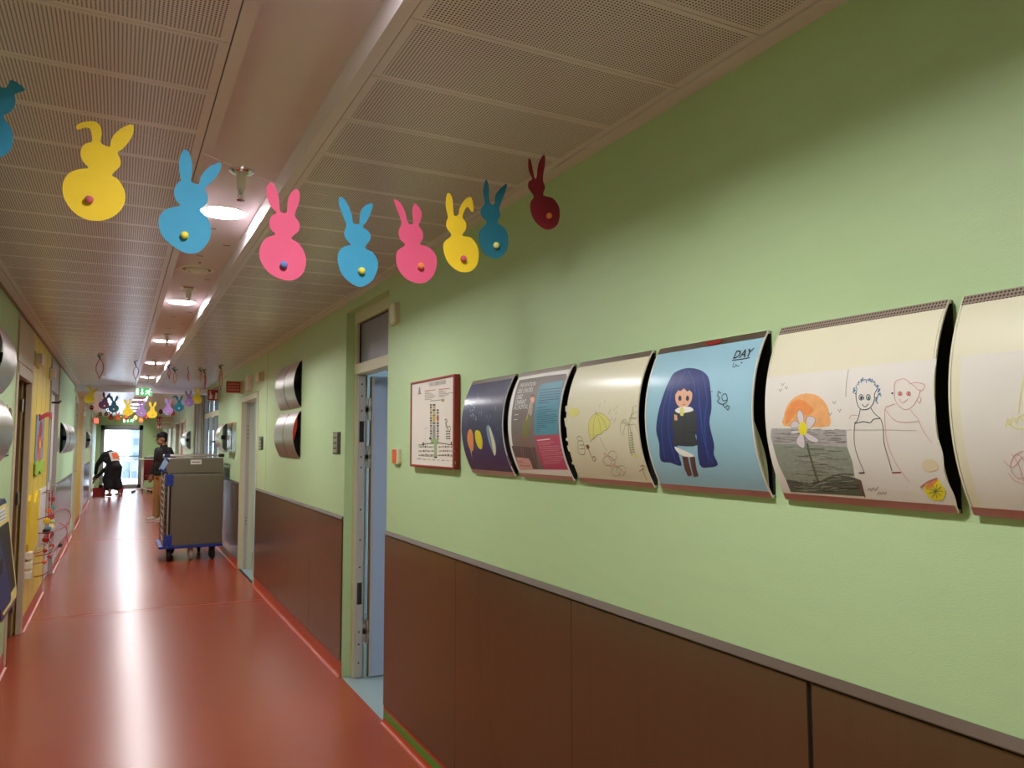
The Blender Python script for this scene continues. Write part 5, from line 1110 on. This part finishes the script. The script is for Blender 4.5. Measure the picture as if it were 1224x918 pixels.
for x in (.70, 1.20): g = G(); g.rbox(x, x+.07, 26.78, 27.3, .3, .68, .03, DR, 'x'); g.build('armrest', t, bevel=.01)
for x in (.74, 1.2):
    for y in (26.8, 27.28): g = G(); g.tube([(x, y, 0), (x, y, .37)], [.014, .02], BROWNW, 8); g.build('leg', t)
t = thing('crate', 'low red crate on the floor in front of the bending person', 'crate', (-.45, 25.45, 0)); g = G(); g.box(-.60, -.28, 25.3, 25.6, .0, .02, RED); [g.box(a, b, c, d, .02, .2, RED) for a, b, c, d in ((-.60, -.59, 25.3, 25.6), (-.29, -.28, 25.3, 25.6), (-.6, -.28, 25.3, 25.31), (-.6, -.28, 25.59, 25.6))]; g.build('body', t); g = G(); g.box(-.615, -.265, 25.285, 25.3, .2, .225, RED); g.box(-.615, -.265, 25.6, 25.615, .2, .225, RED); g.box(-.615, -.6, 25.3, 25.6, .2, .225, RED); g.box(-.28, -.265, 25.3, 25.6, .2, .225, RED); g.build('rim', t)
t = thing('handbag', 'small crimson bag standing beside the bending person', 'bag', (.12, 25.6, 0)); BAGM = mat('crimson_bag', (150, 26, 66), .5); g = G(); g.rbox(.04, .19, 25.56, 25.66, .08, .30, .03, BAGM, 'y'); g.box(.05, .18, 25.565, 25.655, .0, .1, BAGM); g.build('body', t, bevel=.008); g = G(); g.tube([(.07, 25.61, .29), (.08, 25.61, .38), (.15, 25.61, .38), (.16, 25.61, .29)], .006, BAGM, 6); g.build('handle', t)

# ================================================================== left wall: artwork, toy, play panels
S = Plane(X=XL+.006, side=1)
t = thing('artwork', 'tall collage of an orange and red figure on the yellow wall', 'artwork', (XL, 8.45, 1.29)); g = G(); PB = pm('collage_blue_grey', (120, 140, 156), noise=.15, ns=20)
g.box(XL, XL+.006, 8.04, 8.88, 1.30, 1.80, PB); P_ = g.build('sheet', t)
g = G()
def R2(pts, m, l=1): S.fill(g, pts, m, l, px=False, smooth=2)
R2([(8.3, 1.34), (8.42, 1.33), (8.44, 1.45), (8.52, 1.34), (8.62, 1.35), (8.58, 1.5), (8.6, 1.62), (8.46, 1.66), (8.3, 1.6), (8.3, 1.5)], CARO); R2([(8.32, 1.6), (8.6, 1.62), (8.64, 1.7), (8.5, 1.76), (8.36, 1.72)], CARR, 2); R2([(8.2, 1.62), (8.3, 1.58), (8.34, 1.48), (8.26, 1.46)], CARR, 2); R2([(8.62, 1.6), (8.72, 1.54), (8.7, 1.5), (8.6, 1.52)], CARR, 2); R2([(8.42, 1.5), (8.54, 1.5), (8.52, 1.56), (8.42, 1.56)], CY, 3)
g.build('figure', P_)
g = G(); CLG = card('lime_paper', (150, 190, 60)); pts = [(XL+.008, 8.0, 1.36), (XL+.008, 8.2, 1.39), (XL+.008, 8.4, 1.35), (XL+.008, 8.6, 1.39), (XL+.008, 8.88, 1.36), (XL+.008, 8.84, 1.28), (XL+.008, 8.6, 1.25), (XL+.008, 8.4, 1.29), (XL+.008, 8.15, 1.24), (XL+.008, 8.0, 1.27)]
g.ext(pts, (.01, 0, 0), CLG); g.build('grass_strip', t)
t = thing('paper_banner', 'curled red paper strip sticking out above the collage', 'paper strip', (XL, 8.4, 1.78)); g = G()
cen = [(XL+.01+.07*f*(2-f), 8.3+.30*f, 1.775+.04*math.sin(f*3)) for f in [k/10 for k in range(11)]]; vs = []
for a, b, c in cen: vs += [(a, b, c-.022), (a, b, c+.022), (a+.003, b, c+.022), (a+.003, b, c-.022)]
g.add(vs, [(4*i+j, 4*i+(j+1) % 4, 4*i+4+(j+1) % 4, 4*i+4+j) for i in range(10) for j in range(4)]+[(0, 1, 2, 3), (43, 42, 41, 40)], CARR); g.build('strip', t, smooth=True); g = G(); g.box(XL, XL+.012, 8.28, 8.34, 1.75, 1.81, CARR); g.build('tab', t)

t = thing('bead_maze', 'yellow wall toy with red wires and coloured beads on the left wall', 'wall toy', (XL, 8.3, .7))
YP = mat('yellow_plastic', (240, 208, 40), .35, noise=.01)
g = G(); edge_ = [(7.62+.1*k, 1.06+.05*math.sin(k*1.1)) for k in range(9)]; pts = edge_+[(8.46+.03*math.sin(k), .98-.1*k) for k in range(4)]+[(8.40-.1*k, .58+.03*math.cos(k*1.3)) for k in range(8)]+[(7.60, .7), (7.62, .88)]
g.ext([(XL, a, b) for a, b in pts], (.022, 0, 0), YP); g.build('board', t, bevel=.003)
BC = [RED, mat('teal_bead', (60, 150, 140), .35), YP, BLACK, ORANGE, WHITE, GREEN]
g = G(); g.box(XL, XL+.02, 8.6, 9.25, .52, 1.1, WHITE); rk = g.build('bead_rack', t, bevel=.003)
for j, yy in enumerate((8.65, 8.85, 9.05, 9.2)):
    g = G(); g.tube([(XL+.02, yy, 1.06), (XL+.075, yy, 1.06), (XL+.075, yy, .56), (XL+.02, yy, .56)], .005, RED if j % 2 else STEELB, 8); g.build('rod', rk)
for j, yy in enumerate((7.95, 8.25, 8.45)):
    pass
k = 0
for j, yy in enumerate((8.65, 8.85, 9.05, 9.2)):
    for z in (.62, .70, .80, .88, .97)[:(3, 4, 3, 5)[j]]:
        g = G(); g.lathe((XL+.075, yy, z), [(.006, -.026), (.028, -.02), (.032, 0), (.028, .02), (.006, .026)], BC[(0, 3, 2, 0, 1, 0, 4, 0, 5)[k % 9]], 14); o = g.build('bead', t, smooth=True); k += 1
for (yy, z, m) in ((7.68, .60, CER), (7.68, .52, CER), (7.66, .44, CER)):
    g = G(); g.rbox(XL+.0, XL+.05, yy-.05, yy+.05, z-.032, z+.032, .012, m, 'x'); g.build('knob', t, bevel=.004)
def wire(pts, r=.0045, m=REDD): g = G(); g.tube(spline(pts, 5, closed=False), r, m, 8); return g.build('wire', t, smooth=True)
wire([(XL+.012, 7.75, .60), (XL+.12, 7.95, .60), (XL+.15, 8.3, .60), (XL+.10, 8.65, .66), (XL+.16, 9.0, .74), (XL+.24, 8.9, .66), (XL+.20, 8.6, .56), (XL+.12, 8.4, .52), (XL+.012, 8.4, .5)])
wire([(XL+.012, 7.72, .50), (XL+.06, 7.9, .50), (XL+.10, 8.2, .47), (XL+.12, 8.5, .47), (XL+.18, 8.8, .56), (XL+.24, 8.8, .62), (XL+.25, 8.7, .50), (XL+.18, 8.5, .42), (XL+.10, 8.35, .34), (XL+.012, 8.35, .32)])
wire([(XL+.012, 8.3, .84), (XL+.10, 8.5, .86), (XL+.20, 8.8, .90), (XL+.26, 8.9, .84), (XL+.24, 8.8, .74), (XL+.14, 8.6, .70), (XL+.012, 8.5, .70)], m=REDD)
for (x, y, z, i) in ((.12, 7.95, .60, 0), (.15, 8.3, .60, 0), (.12, 8.5, .475, 0), (.20, 8.6, .565, 3), (.13, 8.57, .80, 6), (.10, 8.2, .47, 4)):
    g = G(); g.ball((XL+x, y, z), .02, BC[i], 12, 8, (1, 1.4, 1)); g.build('bead', t, smooth=True)

def play_panel(label, y0, y1, z0, z1, xt, xb, face=True):
    # leaning panel: top edge xt, bottom edge xb away from the wall
    t = thing('play_panel', label, 'play panel', (XL, (y0+y1)/2, z0), 'blue play panels at the left picture edge'); h = z1-z0; th = math.atan2(xb-xt, h)
    M = Matrix.Translation((XL+xb, 0, z0)) @ Matrix.Rotation(-th, 4, 'Y')
    L = h/math.cos(th)
    g = G(); g.rbox(-.035, 0, y0, y1, 0, L, .07, NAVY, 'x', 8, M=M); g.build('frame', t, bevel=.006)
    g = G(); g.box(XL-XL-.0, 0, 0, 0, 0, 0, NAVY) if False else None; g.box(XL, XL+xb-.03, y0+.15, y1-.15, z0+.15, z0+.22, DARK); g.build('wall_bracket', t)
    if face:
        g = G(); g.rbox(0, .006, y0+.03, y1-.03, .03, L-.03, .05, mat('pale_yellow_panel', (222, 200, 110), .4), 'x', 8, M=M); f = g.build('face_panel', t)
        g = G(); g.box(.006, .009, y0+.09, y1-.09, .09, L-.13, mat('dark_screen', (14, 16, 18), .35, noise=0, spec=.3), M=M); g.build('screen', f)
        g = G(); g.box(.006, .008, y0+.08, y1-.16, L-.11, L-.045, WHITE, M=M); f2 = g.build('label_strip', f)
        g = G()
        for k in range(3): g.box(.0085, .0095, y0+.1, y1-.2, L-.10+.018*k, L-.096+.018*k, M_TX, M=M)
        g.build('lettering', f)
play_panel('blue-edged yellow play panel with a dark screen at the left picture edge', 4.55, 5.22, .66, 1.24, .105, .18)
play_panel('second blue panel, lower and nearer, touching the left picture edge', 4.0, 4.42, .80, 1.14, .165, .235, False)

# ================================================================== people
def evaluated(o, name, m, parent, dec=None):
    bpy.context.view_layer.update(); dg = bpy.context.evaluated_depsgraph_get(); me = bpy.data.meshes.new_from_object(o.evaluated_get(dg)); bpy.data.objects.remove(o)
    me.name = name; me.materials.clear(); me.materials.append(m)
    for p in me.polygons: p.use_smooth = True
    n = bpy.data.objects.new(name, me); C.objects.link(n); n.parent = parent; return n
def blob(name, prims, m, parent, T, vox=.007, sm=4):
    """one continuous surface grown from tapered limbs and balls; prims are given in the figure's own frame"""
    g = G()
    for p in prims:
        if p[0] == 'c':   # chain: [(point, radius)...]
            g2 = G(); pts = [Vector(q[0]) for q in p[1]]; rs = [q[1] for q in p[1]]
            for (a, ra), (b, rb) in zip(zip(pts, rs), list(zip(pts, rs))[1:]):
                g.tube([T @ a, T @ b], [ra, rb], m, 12); 
            for a, ra in zip(pts, rs): g.ball(T @ a, ra, m, 12, 8)
        elif p[0] == 'e': g.ball(T @ Vector(p[1]), 1, m, 20, 14, p[2], M=T.to_3x3() @ (p[3] if len(p) > 3 else Matrix.Identity(3)))
    o = g.build('tmp', parent); 
    md = o.modifiers.new('r', 'REMESH'); md.mode = 'VOXEL'; md.voxel_size = vox
    md = o.modifiers.new('s', 'SMOOTH'); md.factor = .5; md.iterations = sm
    return evaluated(o, name, m, parent)
SKIN = mat('skin', (150, 104, 78), .55, noise=.02); JACK = mat('black_cloth', (20, 20, 24), .8, noise=.08, nscale=60); KHAKI = mat('khaki_cloth', (160, 122, 76), .8, noise=.05); HAIRM = mat('dark_hair', (22, 18, 16), .6, noise=.1, nscale=90, stretch=(4, 4, 1)); SHOE = mat('pale_shoe', (196, 182, 168), .6); SOLE = mat('white_sole', (222, 216, 206), .6); EYEW = mat('eye_white', (220, 215, 205), .4, noise=0); LIP = mat('lip', (120, 66, 58), .5, noise=0)
def hand(w, d, side, curl=.5, up=Vector((0, 0, 1)), s=1.0):
    # w wrist, d direction of the fingers, side = direction of the thumb
    w, d, side = Vector(w), Vector(d).normalized(), Vector(side).normalized(); n = d.cross(side); pr = [('c', [(w, .024*s), (w+d*.045*s, .027*s), (w+d*.075*s, .026*s)])]
    for k, L in enumerate((.066, .076, .070, .054)):
        o = side*(.030-.020*k)*s; b = w+d*.08*s+o; m_ = b+d*L*.5*s+n*L*.12*curl*s; e = m_+d*L*.38*s+n*L*.5*curl*s
        pr.append(('c', [(b-d*.02*s, .0105*s), (b, .010*s), (m_, .009*s), (e, .0075*s)]))
    b = w+d*.03*s+side*.022*s; pr.append(('c', [(b, .013*s), (b+side*.028*s+d*.026*s, .011*s), (b+side*.036*s+d*.056*s+n*.012, .009*s)]))
    return pr
# --- the man: local frame x forward, y to his left, z up
fa = math.radians(207); T = Matrix.Translation((.80, 16.72, 0)) @ Matrix.Rotation(fa, 4, 'Z')
t = thing('person', 'standing man in a black jacket, khaki trousers and dark cap behind the trolley', 'person', (.80, 16.72, 0))
hc = (.035, 0, 1.615)
body = [('e', (hc[0]-.005, 0, hc[2]+.02), (.096, .077, .105)), ('e', (hc[0]+.03, 0, hc[2]-.05), (.06, .056, .068)), ('c', [((hc[0]+.088, 0, hc[2]+.012), .012), ((hc[0]+.104, 0, hc[2]-.022), .016)]),
        ('e', (hc[0]+.0, .078, hc[2]-.01), (.02, .012, .032)), ('e', (hc[0]+.0, -.078, hc[2]-.01), (.02, .012, .032)), ('c', [((hc[0]+.075, .02, hc[2]-.062), .012), ((hc[0]+.078, -.02, hc[2]-.062), .012)]),
        ('c', [((hc[0]-.03, 0, hc[2]-.05), .055), ((-.01, 0, 1.46), .058), ((-.01, 0, 1.38), .08)]),
        ('c', [((-.01, .08, 1.38), .07), ((-.01, .17, 1.385), .055), ((-.10, .25, 1.13), .044), ((-.02, .25, .93), .030)]), ('c', [((-.01, -.08, 1.38), .07), ((-.01, -.17, 1.385), .055), ((-.02, -.24, 1.12), .044), ((.08, -.25, .90), .030)]),
        ('e', (0, 0, 1.25), (.115, .165, .17)), ('e', (0, 0, 1.05), (.105, .15, .16)), ('e', (-.01, 0, .93), (.12, .165, .12)),
        ('c', [((0, .085, .9), .095), ((.02, .095, .50), .06), ((-.01, .10, .28), .055), ((-.02, .10, .09), .036)]), ('c', [((0, -.085, .9), .095), ((.03, -.095, .50), .06), ((.03, -.10, .28), .055), ((.04, -.10, .09), .036)])]
body += hand((-.02, .25, .93), (.15, -.05, -1), (1, 0, .1), .6)+hand((.08, -.25, .90), (.15, .05, -1), (1, 0, .1), .6)
blob('body', body, SKIN, t, T, .006, 3)
blob('jacket', [('e', (-.005, 0, 1.27), (.145, .195, .19)), ('e', (0, 0, 1.07), (.14, .185, .2)), ('e', (-.005, 0, .94), (.15, .195, .11)), ('c', [((-.012, 0, 1.46), .072), ((-.01, 0, 1.36), .11)]),
      ('c', [((-.01, .1, 1.38), .085), ((-.01, .185, 1.385), .075), ((-.10, .265, 1.13), .066), ((-.03, .255, .97), .048)]), ('c', [((-.01, -.1, 1.38), .085), ((-.01, -.185, 1.385), .075), ((-.02, -.255, 1.12), .066), ((.07, -.255, .94), .048)])], JACK, t, T, .008)
blob('trousers', [('e', (-.005, 0, .90), (.135, .18, .1)), ('c', [((0, .09, .86), .108), ((.02, .10, .50), .082), ((-.01, .105, .26), .074), ((-.02, .105, .10), .066)]), ('c', [((0, -.09, .86), .108), ((.03, -.10, .50), .082), ((.03, -.105, .26), .074), ((.04, -.105, .10), .066)])], KHAKI, t, T, .008)
for s, x in ((1, -.02), (-1, .04)):
    sh = blob('shoe', [('c', [((x-.05, s*.1, .055), .048), ((x+.06, s*.105, .05), .046), ((x+.16, s*.115, .04), .036)]), ('c', [((x-.02, s*.1, .06), .05), ((x-.01, s*.1, .10), .045)])], SHOE, t, T, .006)
    g = G(); pts = [(x-.1, s*.1-.035), (x-.1, s*.1+.035), (x+.08, s*.1+.052), (x+.185, s*.115+.03), (x+.2, s*.115), (x+.185, s*.115-.03), (x+.08, s*.1-.045)]; g.ext([T @ Vector((a, b, 0.001)) for a, b in pts], (0, 0, .02), SOLE); g.build('sole', sh)
blob('hair', [('e', (hc[0]-.025, 0, hc[2]+.035), (.092, .086, .098)), ('e', (hc[0]-.05, 0, hc[2]-.02), (.06, .078, .06))], HAIRM, t, T, .006)
cp = blob('cap', [('e', (hc[0]-.012, 0, hc[2]+.072), (.108, .092, .078))], JACK, t, T, .006)
g = G(); n = 14; ring = [(hc[0]+.07+.12*math.cos(a)*.9, .085*math.sin(a), hc[2]+.055-.012*math.cos(a)) for a in [PI*(k/n-.5) for k in range(n+1)]]; g.ext([T @ Vector(p) for p in ring], (0, 0, .006), JACK); g.build('peak', cp)
for s in (1, -1):
    g = G(); g.ball(T @ Vector((hc[0]+.077, s*.031, hc[2]+.008)), .0125, EYEW, 10, 8); e = g.build('eye', t, smooth=True); g = G(); g.ball(T @ Vector((hc[0]+.087, s*.031, hc[2]+.008)), .0055, BLACK, 8, 6); g.build('iris', e)
    g = G(); g.tube([T @ Vector((hc[0]+.085, s*.018, hc[2]+.03)), T @ Vector((hc[0]+.08, s*.045, hc[2]+.032))], .004, HAIRM, 6); g.build('eyebrow', t)
g = G(); g.tube([T @ Vector((hc[0]+.084, .022, hc[2]-.062)), T @ Vector((hc[0]+.093, 0, hc[2]-.060)), T @ Vector((hc[0]+.084, -.022, hc[2]-.062))], .0045, LIP, 6); g.build('mouth', t)
# --- the bending person, back to the camera, reaching to the left
fb = math.radians(122); T = Matrix.Translation((-.08, 25.0, 0)) @ Matrix.Rotation(fb, 4, 'Z')
t = thing('person', 'person in black bending down at the left wall, white and orange print on the back', 'person', (-.12, 25.0, 0))
SH = Vector((.21, 0, 1.19)); HD = Vector((.37, .02, 1.10)); PE = Vector((-.02, 0, .88))
hl = Vector((.50, .24, .60)); hr = Vector((.38, .31, .50))
body = [('e', tuple(HD), (.10, .078, .10)), ('e', (HD.x+.05, HD.y, HD.z-.06), (.06, .056, .065)), ('c', [((HD.x+.09, HD.y, HD.z-.055), .012), ((HD.x+.105, HD.y, HD.z-.09), .014)]), ('e', (HD.x, HD.y+.078, HD.z-.01), (.02, .012, .03)), ('e', (HD.x, HD.y-.078, HD.z-.01), (.02, .012, .03)),
        ('c', [(tuple(HD-Vector((.04, 0, .02))), .05), (tuple(SH+Vector((.03, 0, 0))), .06)]), ('c', [(tuple(SH), .12), (tuple((SH+PE)/2), .13), (tuple(PE), .14)]),
        ('c', [((SH.x, .16, SH.z), .055), ((.42, .24, .90), .042), (tuple(hl), .028)]), ('c', [((SH.x, -.16, SH.z), .055), ((.38, -.02, .82), .042), (tuple(hr), .028)]),
        ('c', [((0, .09, .85), .095), ((.16, .11, .47), .062), ((-.02, .12, .28), .055), ((-.03, .12, .09), .036)]), ('c', [((0, -.09, .85), .095), ((.10, -.14, .47), .062), ((.0, -.16, .28), .055), ((-.02, -.17, .09), .036)])]
body += hand(hl, (.35, .3, -1), (0, -1, 0), .8)+hand(hr, (.2, .6, -1), (1, 0, 0), .8)
blob('body', body, SKIN, t, T, .007, 3)
blob('black_top', [('c', [(tuple(SH), .15), (tuple((SH+PE)/2), .165), (tuple(PE), .17)]), ('c', [((SH.x-.01, .13, SH.z), .11), ((SH.x, -.13, SH.z), .11)]), ('c', [((.14, .10, 1.03), .12), ((.14, -.10, 1.03), .12)]), ('c', [((SH.x, .17, SH.z), .085), ((.42, .25, .90), .062), ((.49, .245, .66), .048)]), ('c', [((SH.x, -.17, SH.z), .085), ((.38, -.02, .82), .062), ((.38, .28, .55), .046)])], JACK, t, T, .009)
blob('black_skirt', [('e', (-.02, 0, .86), (.18, .2, .14)), ('c', [((0, .08, .82), .15), ((.1, .1, .5), .15), ((.04, .11, .30), .14)]), ('c', [((0, -.08, .82), .15), ((.06, -.10, .5), .15), ((0, -.12, .30), .14)]), ('c', [((0, 0, .8), .15), ((.05, 0, .32), .13)])], JACK, t, T, .009)
for s, x, y in ((1, -.03, .12), (-1, -.02, -.17)): blob('shoe', [('c', [((x-.05, y, .052), .046), ((x+.06, y, .05), .045), ((x+.15, y, .04), .034)])], BROWNW if s > 0 else SHOE, t, T, .007)
blob('hair', [('e', (HD.x-.02, HD.y, HD.z+.03), (.105, .09, .09))], HAIRM, t, T, .007)
# the print follows the back: white panel with an orange field
bk = bpy.context.scene.objects
T3 = T
def backpt(a, b, off):   # a across the back (-1..1), b down the back (0..1)
    top = SH+Vector((-.03, 0, .0)); bot = (SH+PE)/2+Vector((-.02, 0, -.02)); c_ = top.lerp(bot, b); ax = (bot-top).normalized(); nrm = Vector((-abs(ax.z), 0, .0)).normalized(); nrm = Vector((ax.z, 0, -ax.x)); nrm = nrm if nrm.z > 0 else -nrm
    ang = a*.75; return T3 @ (c_+nrm*((.172+off)*math.cos(ang))+Vector((0, 1, 0))*((.20+off)*math.sin(ang)))
def patch(a0, a1, b0, b1, off, m, nm, par, n=8):
    g = G(); vs = []
    for o_ in (off, off+.004):
        for i in range(n+1):
            for j in range(n+1): vs.append(backpt(a0+(a1-a0)*i/n, b0+(b1-b0)*j/n, o_))
    K = (n+1)**2; fs = []
    for i in range(n):
        for j in range(n): a = i*(n+1)+j; fs += [(a, a+1, a+n+2, a+n+1), (K+a, K+a+n+1, K+a+n+2, K+a+1)]
    g.add(vs, fs, m); return g.build(nm, par, smooth=True)
pp_ = patch(-1, .95, .0, 1.45, .012, WHITE, 'back_print', t); patch(-.62, .55, .2, 1.2, .018, ORANGE, 'orange_field', pp_)

# ================================================================== light
sc = bpy.context.scene
w = bpy.data.worlds.new('sky'); sc.world = w; w.use_nodes = True; nt = w.node_tree; bg = nt.nodes['Background']
bg.inputs[0].default_value = (.68, .84, 1.0, 1); bg.inputs[1].default_value = 6.5
sc.view_settings.view_transform = 'Standard'; sc.view_settings.look = 'None'; sc.view_settings.gamma = 1; sc.view_settings.use_curve_mapping = False; sc.view_settings.exposure = .62
cy = sc.cycles
cy.max_bounces = 10; cy.diffuse_bounces = 6; cy.glossy_bounces = 5; cy.transmission_bounces = 6; cy.transparent_max_bounces = 12; cy.sample_clamp_indirect = 6
cy.use_denoising = True
